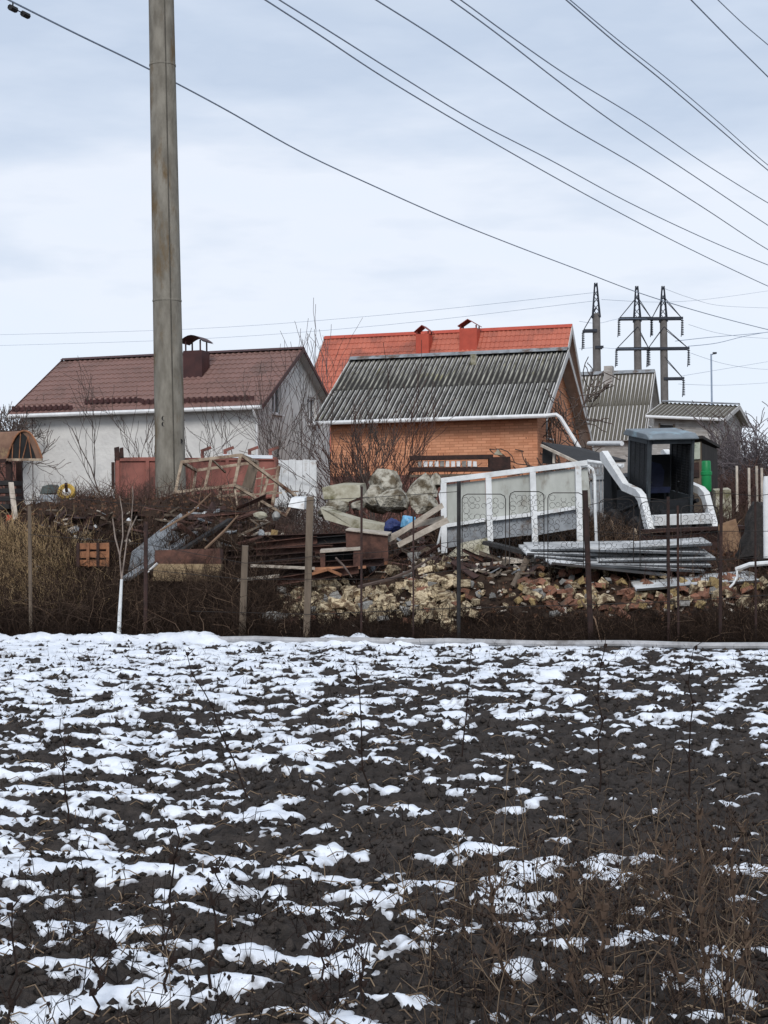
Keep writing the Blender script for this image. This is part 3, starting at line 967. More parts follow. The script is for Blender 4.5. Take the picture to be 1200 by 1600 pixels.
lines = [
    ([(-60, -38), (20, 3), (120, 53), (233, 108), (345, 167), (470, 237), (585, 291), (700, 342), (800, 382), (900, 420), (1000, 458), (1100, 489), (1200, 515), (1300, 538)], 12.0, 'lowest overhead wire, crossing behind the pole from the top left corner', .02),
    ([(380, -22), (415, 0), (500, 55), (600, 121), (720, 193), (840, 262), (960, 328), (1080, 390), (1200, 447), (1300, 490)], 13.0, 'steel grey overhead wire, lower one of the pair starting near the top middle', .019),
    ([(400, -24), (437, 0), (520, 52), (620, 115), (740, 188), (860, 250), (980, 315), (1100, 372), (1200, 414), (1300, 452)], 13.6, 'steel grey overhead wire, upper one of the pair starting near the top middle', .019),
    ([(550, -24), (588, 0), (680, 58), (780, 125), (880, 192), (1000, 262), (1100, 325), (1200, 390), (1300, 445)], 14.2, 'single overhead wire right of the double pair', .02),
    ([(670, -24), (705, 0), (780, 55), (870, 125), (960, 192), (1080, 272), (1200, 352), (1300, 415)], 14.8, 'overhead wire right of the single one, lower of two', .02),
    ([(680, -26), (720, 0), (800, 58), (890, 120), (1000, 187), (1100, 255), (1200, 317), (1300, 374)], 15.2, 'overhead wire right of the single one, upper of two', .019),
    ([(855, -26), (885, 0), (960, 65), (1040, 130), (1120, 198), (1200, 266), (1300, 345)], 15.6, 'thick double overhead wire near the top right, lower strand', .021),
    ([(860, -26), (891, 0), (964, 61), (1044, 124), (1122, 190), (1200, 258), (1300, 335)], 15.7, 'thick double overhead wire near the top right, upper strand', .016),
    ([(1050, -30), (1080, 0), (1140, 61), (1200, 120), (1300, 220)], 16.0, 'overhead wire in the top right corner', .02),
    ([(1090, -30), (1122, 0), (1160, 36), (1200, 70), (1300, 155)], 16.4, 'outermost overhead wire in the top right corner', .015),
]
for pts, z, lab, r_ in lines:
    o, out = wire_px(pts, r_, lab, z=z)
    if 'lowest' in lab:
        for q in (0.0,):
            c = at(33, 12, 39.0)
            # vibration damper clamped to the wire
            d_ = MB()
            base_i = min(range(len(out)), key=lambda i: (out[i] - at(20, 3, out[i].y)).length)
            p = out[base_i]; t = (out[base_i + 1] - out[base_i]).normalized()
            d_.tube([p, p + Vector((0, 0, -.12))], .015, 5)
            d_.tube([p + t * -.06 + Vector((0, 0, -.12)), p + t * .5 + Vector((0, 0, -.12))], .012, 5)
            for s_ in (0.0, .42):
                d_.tube([p + t * (s_ - .1) + Vector((0, 0, -.13)), p + t * (s_ + .1) + Vector((0, 0, -.13))], .06, 7)
            d_.build('vibration_damper', M['black'], o, world=True)
for i, (pts, Yw, lab) in enumerate([
    ([(-40, 524), (300, 514), (600, 492), (930, 457)], (150, 112), 'upper thin far wire running left from the pylons'),
    ([(-40, 541), (300, 530), (600, 508), (930, 470)], (150, 112), 'lower thin far wire running left from the pylons'),
    ([(1036, 450), (1080, 466), (1130, 478), (1230, 482)], (118, 160), 'thin far wire leaving the right pylon tip'),
    ([(940, 468), (1030, 472), (1110, 467), (1230, 450)], (112, 160), 'thin far wire crossing above the two right pylons'),
    ([(1076, 507), (1120, 520), (1170, 527), (1230, 530)], (118, 160), 'thin far wire at the upper right arm'),
    ([(1055, 533), (1110, 527), (1170, 522), (1230, 516)], (118, 160), 'dark far wire rising right from the middle arm'),
    ([(1075, 541), (1120, 536), (1170, 524), (1230, 514)], (118, 160), 'dark far wire rising steeper from the middle arm'),
    ([(1080, 552), (1130, 568), (1180, 576), (1230, 578)], (118, 160), 'thin far wire sagging right of the middle arm'),
    ([(1062, 588), (1110, 580), (1170, 570), (1230, 560)], (118, 160), 'far wire rising right from the lowest arm'),
    ([(1060, 600), (1120, 602), (1170, 600), (1230, 596)], (118, 160), 'lowest far wire right of the pylons'),
    ([(905, 545), (935, 543), (965, 545), (1012, 545)], (112, 118), 'far wire linking the left pylon and middle arms'),
    ([(905, 502), (935, 505), (970, 498), (1018, 499)], (112, 118), 'far wire linking the left pylon and upper arms')]):
    wire_px(pts, .026 if 'dark' in lab else .013, lab, Yfix=Yw, ext=False, group='thin far power lines')
# far lamp post
lp = at(1112, 610, 95); lt = at(1112, 553, 95)
lo = thing('street_lamp', 'thin grey far street lamp above the bushes on the right', 'street lamp', (lp.x, 95, tz(lp.x, 95)))
zz = lt.z - lo.location.z
a_ = MB(); a_.tube([(0, 0, 0), (0, 0, zz)], [.07, .05], 6); a_.build('post', M['wire'], lo)
a_ = MB(); a_.tube([(0, 0, zz - .05), (.15, 0, zz), (.25, 0, zz)], .03, 5); a_.b2((.1, -.08, zz), (.32, .08, zz + .1)); a_.build('lamp_head', M['pyl'], lo)

# ------------------------------------------------------------------ bare trees and bushes
def grow(rng, p, d, length, r, level, maxl, out, up=0.25, wob=0.16, nch=(3, 5), shrink=(0.5, 0.75), t0=0.3, ang=(25, 55)):
    k = 6
    pts = [Vector(p)]
    dd = Vector(d).normalized()
    for i in range(1, k):
        dd = (dd + Vector((rng.gauss(0, wob), rng.gauss(0, wob), rng.gauss(0, wob) + up * 0.2))).normalized()
        pts.append(pts[-1] + dd * length / (k - 1))
    tip = 0.35 if level < maxl else 0.25
    rad = [r * (1 - (1 - tip) * i / (k - 1)) for i in range(k)]
    out.append((level, pts, rad))
    if level < maxl:
        for c in range(rng.randint(*nch)):
            t = rng.uniform(t0, 1.0)
            i = min(int(t * (k - 1)), k - 2)
            fr = t * (k - 1) - i
            q = pts[i].lerp(pts[i + 1], fr)
            base_d = (pts[i + 1] - pts[i]).normalized()
            axis = base_d.cross(Vector((rng.gauss(0, 1), rng.gauss(0, 1), rng.gauss(0, 1)))).normalized()
            nd = Quaternion(axis, math.radians(rng.uniform(*ang))) @ base_d
            grow(rng, q, nd, length * rng.uniform(*shrink), rad[i] * 0.6, level + 1, maxl, out, up, wob * 1.1, nch, shrink, 0.2, ang)

def tree(name, label, cat, base, h, r, seed, maxl=3, mat='bark', up=0.3, nch=(3, 5), stems=1, lean=(0, 0), wob=0.13, spread=0.25, group=None, rmin=0.004, ang=(25, 55), shrink=(.5, .75), t0=.3, split=True):
    rng = random.Random(seed)
    root = thing(name, label, cat, base, 0, group)
    out = []
    for s in range(stems):
        d = Vector((lean[0] + rng.gauss(0, spread if stems > 1 else .03), lean[1] + rng.gauss(0, spread if stems > 1 else .03), 1))
        off = Vector((rng.gauss(0, .12), rng.gauss(0, .12), -.1)) if stems > 1 else Vector((0, 0, -.15))
        grow(rng, off, d, h * (rng.uniform(.6, 1) if stems > 1 else 1), r * (rng.uniform(.6, 1) if stems > 1 else 1), 0, maxl, out, up, wob, nch, shrink, t0, ang)
    for nm, sel, sides in (('trunk', [o for o in out if o[0] == 0], 6), ('crown', [o for o in out if o[0] > 0], 3)):
        if not sel: continue
        Pp = np.array([[tuple(q) for q in o[1]] for o in sel])
        Rr = np.maximum(np.array([o[2] for o in sel]), rmin)
        link(nm, stems_mesh(nm, Pp, Rr, M[mat], sides), root)
    return root
def gz_at(px, Y):
    p = at(px, 700, Y)
    return Vector((p.x, Y, tz(p.x, Y)))
tree('bare_tree', 'bare dark branched tree at the left edge beyond the house', 'tree', gz_at(6, 56), 2.8, .07, 21, 4, 'bark', nch=(4, 6), group='bare trees around the houses', rmin=.010)
tree('bare_tree', 'thin bare tree half cut off by the left edge', 'tree', gz_at(-14, 50), 2.6, .06, 22, 4, 'bark', nch=(4, 6), group='bare trees around the houses', rmin=.009)
tree('bare_tree', 'tall slender bare tree showing above the gap between the white and red roofs', 'tree', gz_at(497, 63), 5.9, .05, 25, 2, 'barkfar', up=.9, nch=(5, 7), group='bare trees around the houses', rmin=.010, ang=(10, 28), shrink=(.3, .5), wob=.05, t0=.5)
tree('bare_tree', 'second tall slender bare tree just right of the first, before the red roof', 'tree', gz_at(512, 62), 5.6, .045, 29, 2, 'barkfar', up=.9, nch=(4, 6), group='bare trees around the houses', rmin=.010, ang=(10, 28), shrink=(.3, .5), wob=.05, t0=.5)
tree('apple_tree', 'gnarled bare fruit tree leaning left before the old pale house', 'tree', gz_at(1018, 46), 3.6, .14, 33, 3, 'bark', lean=(-.5, 0), nch=(5, 7), wob=.22, rmin=.016, group='bare trees around the houses', ang=(30, 65))
tree('apple_tree', 'bare fruit tree with spreading twigs right of the pylons', 'tree', gz_at(1060, 52), 3.0, .08, 35, 3, 'bark', lean=(.25, 0), nch=(4, 6), wob=.2, rmin=.013, group='bare trees around the houses', ang=(30, 65))
tree('apple_tree', 'dark bare fruit tree beside the right verge of the slate roof', 'tree', gz_at(945, 45), 3.2, .11, 37, 3, 'bark', lean=(-.1, 0), nch=(4, 6), wob=.22, rmin=.014, group='bare trees around the houses', ang=(35, 65))
# saplings before the white gable
for i, (px, Y, h, lean, lab) in enumerate([
    (440, 41, 4.3, (.02, 0), 'slim bare sapling before the gable corner of the white house'),
    (458, 40, 3.5, (-.18, 0), 'bare sapling leaning left before the white gable'),
    (492, 41, 4.4, (-.22, 0), 'tall bare sapling leaning left, nearest the slate eave'),
    (478, 39, 3.0, (.15, 0), 'short bare sapling before the white gable'),
    (395, 38, 2.7, (-.25, 0), 'small bare sapling leaning left behind the red trailer'),
    (425, 39, 3.2, (-.1, 0), 'bare sapling at the downpipe of the white house'), (508, 40, 3.6, (-.12, 0), 'bare sapling at the left end of the brick house'),
    (300, 38, 2.3, (.1, 0), 'small bare sapling just right of the concrete pole'),
    (232, 37, 2.6, (-.05, 0), 'small bare sapling just left of the concrete pole'),
    (172, 36, 2.9, (-.36, 0), 'lone bare sapling leaning left before the white wall'),
    (205, 37, 2.0, (.2, 0), 'low twiggy sapling behind the red trailer left end')]):
    tree('sapling', lab, 'sapling', gz_at(px, Y), h * .84, .022, 50 + i, 2, 'bark', up=.5, nch=(4, 6), lean=lean, rmin=.0055, group='bare saplings before the white house', ang=(18, 40))
tree('bare_bush', 'big many-stemmed bare bush before the brick wall', 'bush', gz_at(572, 39), 2.7, .03, 71, 2, 'bark2', stems=20, up=.4, nch=(3, 5), spread=.33, rmin=.0075, ang=(12, 35))
tree('bare_bush', 'tall dark stem bush rising across the slate roof', 'bush', gz_at(577, 37), 3.0, .045, 72, 3, 'bark', stems=2, up=.6, nch=(4, 5), spread=.06, rmin=.008, ang=(14, 35), shrink=(.35, .55))
tree('bare_bush', 'smaller bare bush right of the big one before the brick wall', 'bush', gz_at(640, 38.5), 2.0, .024, 73, 2, 'bark2', stems=9, up=.4, nch=(3, 4), spread=.4, rmin=.007, ang=(12, 35))
tree('bare_bush', 'dense low brown bush at the left foot of the brick wall', 'bush', gz_at(518, 38), 1.3, .02, 74, 2, 'bark2', stems=14, up=.2, nch=(3, 4), spread=.5, rmin=.007)
for i, (px, Y, h, st, lab) in enumerate([
    (75, 40, 1.3, 9, 'low dry bush at the left foot of the white wall'),
    (130, 39, 1.4, 10, 'low dry bush before the middle of the white wall'),
    (160, 40, 1.6, 8, 'low dry bush before the white wall left of the red trailer'),
    (455, 37, 1.6, 10, 'low bare bush before the white gable')]):
    tree('dry_bush', lab, 'bush', gz_at(px, Y), h * .62, .011, 80 + i, 2, 'bark', stems=st, up=.2, nch=(4, 6), spread=.45, rmin=.006, group='low dry bushes along the white wall')
# right side thicket
for i, (px, Y, h, st, lab) in enumerate([
    (1065, 52, 3.6, 12, 'brown bush before the low outbuilding window'),
    (1100, 50, 3.4, 12, 'brown bush before the low outbuilding right end'),
    (1105, 66, 5.2, 8, 'hazy bare bush under the far street lamp'),
    (1075, 64, 4.8, 8, 'bare bush right of the rightmost pylon foot'),
    (1150, 58, 4.3, 12, 'bare brown bush behind the outbuilding end'),
    (1185, 50, 4.4, 14, 'tall bare brown bush at the right edge'),
    (1210, 46, 4.6, 12, 'tall bare bush cut by the right edge'),
    (1160, 42, 2.6, 16, 'dense brown bush behind the dark shed'),
    (1190, 38, 2.5, 16, 'dense brown bush right of the dark shed'),
    (1130, 44, 2.4, 12, 'brown bush behind the shed roof'),
    (1215, 36, 2.6, 14, 'dense brown bush on the right slope edge')]):
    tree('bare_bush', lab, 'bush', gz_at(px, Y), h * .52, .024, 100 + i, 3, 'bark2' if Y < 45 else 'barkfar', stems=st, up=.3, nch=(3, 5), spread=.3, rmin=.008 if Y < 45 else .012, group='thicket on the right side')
#PART2
# ------------------------------------------------------------------ the junk yard
def gp(px, py, y0=19.0, y1=60.0):
    """where the sight line through a photograph pixel meets the bank"""
    f = lambda y: (lambda p: p.z - (tz(p.x, y) if y > Yf(p.x) else 0.0))(at(px, py, y))
    y, st = y0, 0.25
    while y < y1 and f(y) > 0:
        y += st
    lo, hi = y - st, y
    for _ in range(7):
        m_ = (lo + hi) / 2
        if f(m_) > 0: lo = m_
        else: hi = m_
    p = at(px, py, hi)
    return Vector((p.x, hi, tz(p.x, hi)))
def field_pt(px, py):
    d = CR @ Vector(((px - 600) / F, (800 - py) / F, -1))
    Y = -CAMZ / (d.z / d.y)
    p = at(px, py, Y)
    return Vector((p.x, Y, float(soil_h(np.array([p.x]), np.array([Y]))[0])))
def on(px, Y, dz=0.0):
    p = at(px, 800, Y)
    return Vector((p.x, Y, tz(p.x, Y) + dz))

# --- red farm trailer behind the pole
pA, pB = at(182, 772, 33.8), at(434, 790, 34.2)
rot = math.atan2(pB.y - pA.y, pB.x - pA.x)
zb = at(300, 778, 34).z; ht = (at(300, 714, 34).z - zb)
Lx = (Vector((pB.x, pB.y)) - Vector((pA.x, pA.y))).length
tr = thing('farm_trailer', 'faded red steel farm trailer standing behind the concrete pole', 'trailer', (pA.x, pA.y, zb), rot)
def panel(lo, hi, name, mat=M['redpaint']):
    return MB().b2(lo, hi).build(name, mat, tr)
panel((0, 0, 0), (.90, .035, ht), 'side_board'); panel((.95, 0, 0), (2.3, .035, ht - .03), 'side_board'); panel((2.35, 0, 0), (Lx, .035, ht - .06), 'side_board')
panel((-.03, .04, 0), (.0, 1.9, ht - .02), 'end_board'); panel((Lx, .04, 0), (Lx + .03, 1.9, ht - .06), 'end_board'); panel((.03, 1.87, 0), (Lx - .03, 1.9, ht - .04), 'side_board')
for xx in (.0, .62, .84, 1.5, 2.3, 2.9, Lx - .07):
    panel((xx, -.045, .0), (xx + .07, -.002, ht - .02), 'rib')
for zz in (0.0, ht - .08):
    for (xa, xb) in ((.072, .618), (.692, .838), (.912, 1.498), (1.572, 2.298), (2.372, 2.898), (2.972, Lx - .072)):
        panel((xa, -.04, zz), (xb, -.002, zz + .06), 'rail')
for xx in (1.78, 2.26, 2.78, 3.22):
    b_ = MB(); b_.b2((xx, -.02, ht - .06), (xx + .07, .03, ht + .14)); b_.beam((xx + .0, .0, ht + .12), (xx + .22, -.02, ht + .2), .05, .06); b_.build('latch', M['redpaint'], tr)
b_ = MB(); b_.box((.03, -.02, ht + .08), (.1, .08, .26), None, .02); b_.box((.12, -.02, ht + .1), (.06, .06, .2), None, .02); b_.build('corner_post', M['darkrust'], tr)
b_ = MB(); b_.b2((-.1, -.02, .2), (-.035, .05, ht - .1)); b_.build('corner_post', M['darkrust'], tr)
panel((.1, .3, -.2), (Lx - .1, .45, -.02), 'chassis', M['darkrust']); panel((.1, 1.4, -.2), (Lx - .1, 1.55, -.02), 'chassis', M['darkrust'])
for xx in (.75, 2.6):
    for yy in (.1, 1.55):
        w_ = MB(); w_.lathe([(.12, -.1), (.3, -.12), (.36, -.06), (.36, .06), (.3, .12), (.12, .1)], 18, (xx, yy, -.36), Matrix.Rotation(math.pi / 2, 3, 'X')); w_.build('wheel', M['black'], tr, smooth=True)
sn_ = MB()
sn_.prism([(2.25, -.05, ht - .02), (3.3, -.05, ht - .05), (3.3, .3, ht - .04), (2.25, .3, ht - .0)], (0, 0, .07)); sn_.build('white_cover', M['snowcover'], tr)

# --- rusty tube frames thrown on the heap
def bars(name, label, cat, segs, w, mat, group=None, part='bar', loc=None):
    pts = [at(*q) for s_ in segs for q in s_[:2]]
    loc = loc or Vector((sum(p.x for p in pts) / len(pts), sum(p.y for p in pts) / len(pts), min(p.z for p in pts)))
    root = thing(name, label, cat, loc, 0, group)
    for s_ in segs:
        ww = s_[2] if len(s_) > 2 else w
        mm = s_[3] if len(s_) > 3 else mat
        MB().beam(at(*s_[0]), at(*s_[1]), ww, ww).build(part, M[mm], root, world=True)
    return root
Y0, Y1 = 29.0, 30.0
A, B, C_, D_ = (284, 722, Y0), (376, 711, Y0 - .1), (366, 758, Y0 - .1), (274, 769, Y0)
A2, B2, C2, D2 = (306, 735, Y1), (402, 722, Y1), (394, 768, Y1), (300, 782, Y1)
bars('tube_rack', 'rusty welded tube frame lying tilted on top of the heap right of the pole', 'metal frame', [
    (A, B, .055), (B, C_, .055), (C_, D_), (D_, A), ((330, 717, Y0 - .05), (320, 763, Y0 - .05)), (A, A2), (B, B2), (C_, C2), (D_, D2), (A2, B2), (C2, D2), (A2, D2), (B2, C2),
    (B, (462, 775, 29.6)), (C_, (446, 806, 29.6)), ((462, 775, 29.6), (446, 806, 29.6)), ((420, 742, 29.3), (408, 783, 29.3)),
    ((330, 717, Y0), (352, 738, Y1), .03), ((286, 780, Y0 + .2), (318, 815, Y0)), ((345, 762, Y0), (340, 806, Y0 - .2)), ((340, 765, Y1), (380, 765, Y1), .03), ((366, 758, Y0), (372, 798, Y0 - .2), .03),
    (D_, (262, 775, Y0 + .4), .035), ((300, 778, Y0), (440, 770, 29.8), .035)], .05, 'frame')
sl = [((388 + 7 * i, 738 + 11 * i, 30.6), (438 - i, 730 + 12 * i, 30.4), .022) for i in range(4)]
bars('steel_grate', 'thin barred rusty grate behind the tilted tube frame', 'metal grate', sl + [((392, 728, 30.6), (396, 790, 30.5), .04), ((436, 728, 30.4), (424, 800, 30.2), .05), ((412, 730, 30.5), (404, 792, 30.4), .03), ((446, 768, 30.2), (466, 768, 30), .03)], .03, 'frame')
tag(MB().beam(at(398, 722, 29.9), at(382, 772, 29.7), .18, .03, up=(0, -1, 0)).build('board', M['wood']), 'grey board standing between the bars of the tube frame', 'board')

# --- loader
Yl = 29.4
lp_ = on(1027, Yl)
ld = thing('skid_steer_loader', 'white skid steer loader with a dark open cab and a rusty bucket', 'loader', (lp_.x, lp_.y, at(1040, 860, Yl).z), math.radians(16))
ld.rotation_euler = (math.radians(8.5), math.radians(-1.5), math.radians(16))
M['cabgrey'] = pm('cab_dark_grey', lin((62, 68, 72)), lin((50, 54, 58)), 4, .6, .1, c3=lin((92, 110, 116)), c3s=1.4, c3t=.64)
M['cabdark'] = pm('cab_black', lin((34, 36, 40)), lin((26, 28, 30)), 5, .7, .1)
M['roofgrey'] = pm('cab_roof_grey', lin((124, 132, 138)), lin((104, 112, 118)), 3, .55, .1, c3=lin((146, 176, 188)), c3s=1.1, c3t=.56)
sc = 1.08
def lb(lo, hi, name, mat, parent=None):
    return MB().b2([v * sc for v in lo], [v * sc for v in hi]).build(name, M[mat], parent or ld)
def lpath(x, prof, w, name, mat, parent=None):
    m_ = MB()
    m_.prism([(x * sc, q[0] * sc, q[1] * sc) for q in prof], (w * sc, 0, 0))
    return m_.build(name, M[mat], parent or ld)
lb((-.36, -.50, .28), (.36, 1.1, .60), 'chassis', 'wornwhite')
lb((-.38, .60, .60), (.38, 1.12, 1.2), 'engine_cover', 'cabdark')
for sx in (-1, 1):
    lpath(sx * .47 - .05, [(.72, .5), (1.12, .5), (1.15, 1.42), (.98, 1.5), (.85, 1.3)], .10, 'tower', 'cabdark')
    # lift arm: from the tower top down and forward, level past the cab, then down to the bucket
    lpath(sx * .58 - .055, [(1.08, 1.58), (.98, 1.62), (.10, 1.16), (-.40, 1.12), (-.58, 1.05), (-1.02, .40), (-.89, .34), (-.50, .93), (-.36, 1.0), (.13, 1.03), (1.06, 1.46)], .11, 'lift_arm', 'wornwhite')
    c_ = MB(); c_.tube([(sx * .49 * sc, .5 * sc, .62 * sc), (sx * .50 * sc, -.42 * sc, .9 * sc)], .035 * sc, 8); c_.build('hydraulic_cylinder', M['cabdark'], ld, smooth=True)
    for yy in (-.36, .58):
        w_ = MB(); w_.lathe([(.0, -.09), (.15, -.09), (.17, -.11), (.30, -.11), (.34, -.07), (.34, .07), (.30, .11), (.17, .11), (.15, .09), (0, .09)], 20, (sx * .52 * sc, yy * sc, .34 * sc), Matrix.Rotation(math.pi / 2, 3, 'Y'))
        wo_ = w_.build('wheel', M['black'], ld, smooth=True)
        r_ = MB(); r_.lathe([(0, .0), (.14, .0), (.14, .03), (0, .03)], 14, (sx * .52 * sc + sx * .10, yy * sc, .34 * sc), Matrix.Rotation(sx * math.pi / 2, 3, 'Y')); r_.build('rim', M['frame'], wo_)
lb((-.52, -.93, .58), (.52, -.80, .74), 'cross_tube', 'wornwhite')
lb((-.34, -.78, .68), (-.08, -.70, .80), 'headlight', 'cabdark')
CW, CF, CB = .425, -.42, .40
cab = lb((-CW, CF, .60), (CW, CB, .68), 'cab_floor', 'cabdark')
for sx in (-1, 1):
    x0_ = (CW - .035) * sx
    for (ya, yb) in ((CF, CF + .07), (CB - .07, CB)):
        MB().b2(((x0_ - .024) * sc, ya * sc, .68 * sc), ((x0_ + .024) * sc, yb * sc, 1.93 * sc)).build('cab_post', M['cabgrey'], ld)
    lb((x0_ - .03, CF + .07, 1.86), (x0_ + .03, CB - .07, 1.93), 'cab_beam', 'cabgrey')
    lb((x0_ - .025, CF + .07, .68), (x0_ + .025, CB - .07, .98), 'side_panel', 'cabgrey')
    for i in range(19):
        zz = .995 + i * .0456
        lb((x0_ - .01, CF + .072, zz), (x0_ + .01, CB - .072, zz + .0425), 'screen_bar', 'cabdark')
    for i in range(4):
        yy = CF + .2 + i * .18
        lb((x0_ - .018, yy, .985), (x0_ - .0105, yy + .02, 1.855), 'screen_bar', 'cabdark')
m_ = MB()
m_.prism([(-(CW + .03) * sc, (CF - .08) * sc, 1.935 * sc), (-(CW + .03) * sc, (CB + .12) * sc, 1.935 * sc), (-(CW + .03) * sc, (CB + .12) * sc, 1.98 * sc), (-(CW + .03) * sc, (CB + .02) * sc, 2.05 * sc), (-(CW + .03) * sc, (CF + .05) * sc, 2.03 * sc), (-(CW + .03) * sc, (CF - .08) * sc, 1.965 * sc)], (2 * (CW + .03) * sc, 0, 0))
ro_ = m_.build('roof', M['roofgrey'], ld)
bv = ro_.modifiers.new('bevel', 'BEVEL'); bv.width = .035; bv.segments = 3; bv.limit_method = 'ANGLE'
lb((-CW + .07, CB - .06, .98), (CW - .07, CB - .03, 1.60), 'rear_panel', 'cabdark')
lb((-CW + .07, CB - .06, 1.80), (CW - .07, CB - .03, 1.93), 'rear_beam', 'cabdark')
lb((-CW + .07, CF, 1.86), (CW - .07, CF + .06, 1.93), 'front_beam', 'cabgrey')
st = MB(); st.prism([(-.22 * sc, .05 * sc, .98 * sc), (-.22 * sc, .36 * sc, .95 * sc), (-.22 * sc, .36 * sc, 1.05 * sc), (-.22 * sc, .03 * sc, 1.08 * sc)], (.44 * sc, 0, 0)); so_ = st.build('seat', pm('navy_vinyl', lin((40, 46, 70)), lin((30, 34, 52)), 4, .6, .1), ld)
b_ = MB()
prof_ = [(-.22, 1.05), (-.24, 1.32), (-.17, 1.44), (0, 1.49), (.17, 1.44), (.24, 1.32), (.22, 1.05)]
b_.prism([(x * sc, .32 * sc, z * sc) for x, z in prof_], (0, .1 * sc, 0)); b_.build('backrest', so_.data.materials[0], so_)
lb((-.34, -.41, .685), (.34, -.36, .92), 'front_plate', 'cabdark')
lb((-.36, -.70, .60), (.36, -.50, .68), 'step_plate', 'cabdark')
lb((-.36, -.49, .50), (.36, -.425, .70), 'step_plate', 'cabdark')
for sx in (-1, 1):
    t_ = MB(); t_.tube([(sx * .27 * sc, 0, .7 * sc), (sx * .28 * sc, -.12 * sc, 1.1 * sc), (sx * .25 * sc, -.2 * sc, 1.2 * sc)], .018, 6); t_.build('control_lever', M['cabdark'], ld)
lb((-.50, -.30, .45), (-.437, .62, .98), 'side_body', 'cabdark'); lb((.437, -.30, .45), (.50, .62, .98), 'side_body', 'cabdark')
bk = MB()
prof_ = [(-1.02, .50), (-.98, .28), (-1.08, .06), (-1.7, .02), (-1.7, .045), (-1.10, .10), (-1.02, .28), (-1.05, .50)]
bk.prism([(-.80 * sc, y * sc, z * sc) for y, z in prof_], (1.84 * sc, 0, 0))
bko = bk.build('bucket', M['darkrust'], ld)
for x_ in (-.82, 1.06):
    m_ = MB(); m_.prism([(x_ * sc, y * sc, z * sc) for y, z in [(-1.0, .50), (-.96, .28), (-1.06, .04), (-1.68, .02), (-1.64, .14), (-1.25, .44)]], (.02 * sc if x_ > 0 else -.02 * sc, 0, 0)); m_.build('side_plate', M['orust'] if x_ > 0 else M['darkrust'], bko)
m_ = MB(); m_.beam((-.82 * sc, -1.06 * sc, .52 * sc), (1.06 * sc, -1.06 * sc, .52 * sc), .09, .06); m_.build('top_lip', M['darkrust'], bko)
M['tanrust'] = pm('tan_rust', lin((134, 108, 84)), lin((100, 76, 60)), 5, .9, .3, c3=lin((70, 52, 44)), c3s=2.5, c3t=.55)
tag(MB().prism([at(1122, 822, 27.6), at(1150, 812, 27.6), at(1158, 842, 27.5), at(1166, 868, 27.4), at(1130, 872, 27.4)], (0, .04, .02)).build('rusty_plate', M['tanrust']), 'tan rusty steel plate standing at the right end of the loader bucket', 'steel plate')

# --- white framed panel (old gate) leaning on the bank
Yg0, Yg1 = 26.6, 26.0
def yg(px): return Yg0 + (Yg1 - Yg0) * (px - 690) / 230
def gpnt(px, py, dy=0): return at(px, py, yg(px) + dy)
gt = thing('metal_gate', 'white framed steel gate panel with grey sheets leaning on the soil heap', 'gate', gpnt(805, 862))
def gbar(a, b, w, name, mat='wornwhite', dy=0.0):
    return MB().beam(gpnt(*a, dy), gpnt(*b, dy), w, w).build(name, M[mat], gt, world=True)
gbar((690, 751), (918, 723), .085, 'top_rail')
for (xa, ya, xb, yb) in ((693, 754, 694, 864), (763, 746, 766, 846), (832, 737, 836, 850), (903, 728, 906, 852)):
    gbar((xa, ya), (xb, yb), .095, 'post')
gbar((699, 821), (758, 812), .06, 'mid_rail'); gbar((769, 811), (829, 804), .06, 'mid_rail'); gbar((838, 803), (899, 793), .06, 'mid_rail')
M['sheet'] = pm('grey_green_sheet', lin((182, 184, 178)), lin((158, 160, 154)), 2.5, .9, .2, c3=lin((128, 122, 112)), c3s=2.0, c3t=.55, stretch=(1, 1, .4))
def gsheet(q, name='sheet', mat='sheet', dy=.05):
    m_ = MB(); m_.prism([gpnt(*p, dy) for p in q], (0, .012, 0)); return m_.build(name, M[mat], gt, world=True)
gsheet([(698, 757), (758, 750), (760, 812), (699, 820)]); gsheet([(767, 749), (828, 741), (830, 803), (769, 810)]); gsheet([(836, 740), (899, 732), (900, 793), (838, 802)])
gsheet([(698, 823), (759, 815), (761, 845), (700, 856)], 'lower_sheet', 'galv'); gsheet([(769, 813), (829, 806), (831, 836), (770, 842)], 'lower_sheet', 'galv')
gsheet([(838, 805), (899, 796), (901, 826), (840, 836)], 'lower_sheet', 'galv')
gsheet([(907, 734), (918, 731), (924, 790), (908, 796)])
t_ = MB(); t_.tube([gpnt(908, 729), gpnt(918, 728), gpnt(926, 733), gpnt(929, 745), gpnt(930, 800), gpnt(932, 852)], .025, 6); t_.build('hoop', M['wornwhite'], gt, world=True, smooth=True)
t_ = MB(); t_.tube([gpnt(692, 762), gpnt(687, 772), gpnt(690, 790), gpnt(693, 806), gpnt(690, 825), gpnt(684, 850), gpnt(686, 862), gpnt(692, 858)], .02, 6); t_.build('cable', M['wornwhite'], gt, world=True, smooth=True)
tag(MB().prism([at(722, 850, 26.1), at(762, 842, 26.1), at(765, 866, 26.0), at(700, 870, 26.0)], (0, .15, .02)).build('stone_slab', M['conc2']), 'pale broken slab under the left end of the white gate', 'slab')

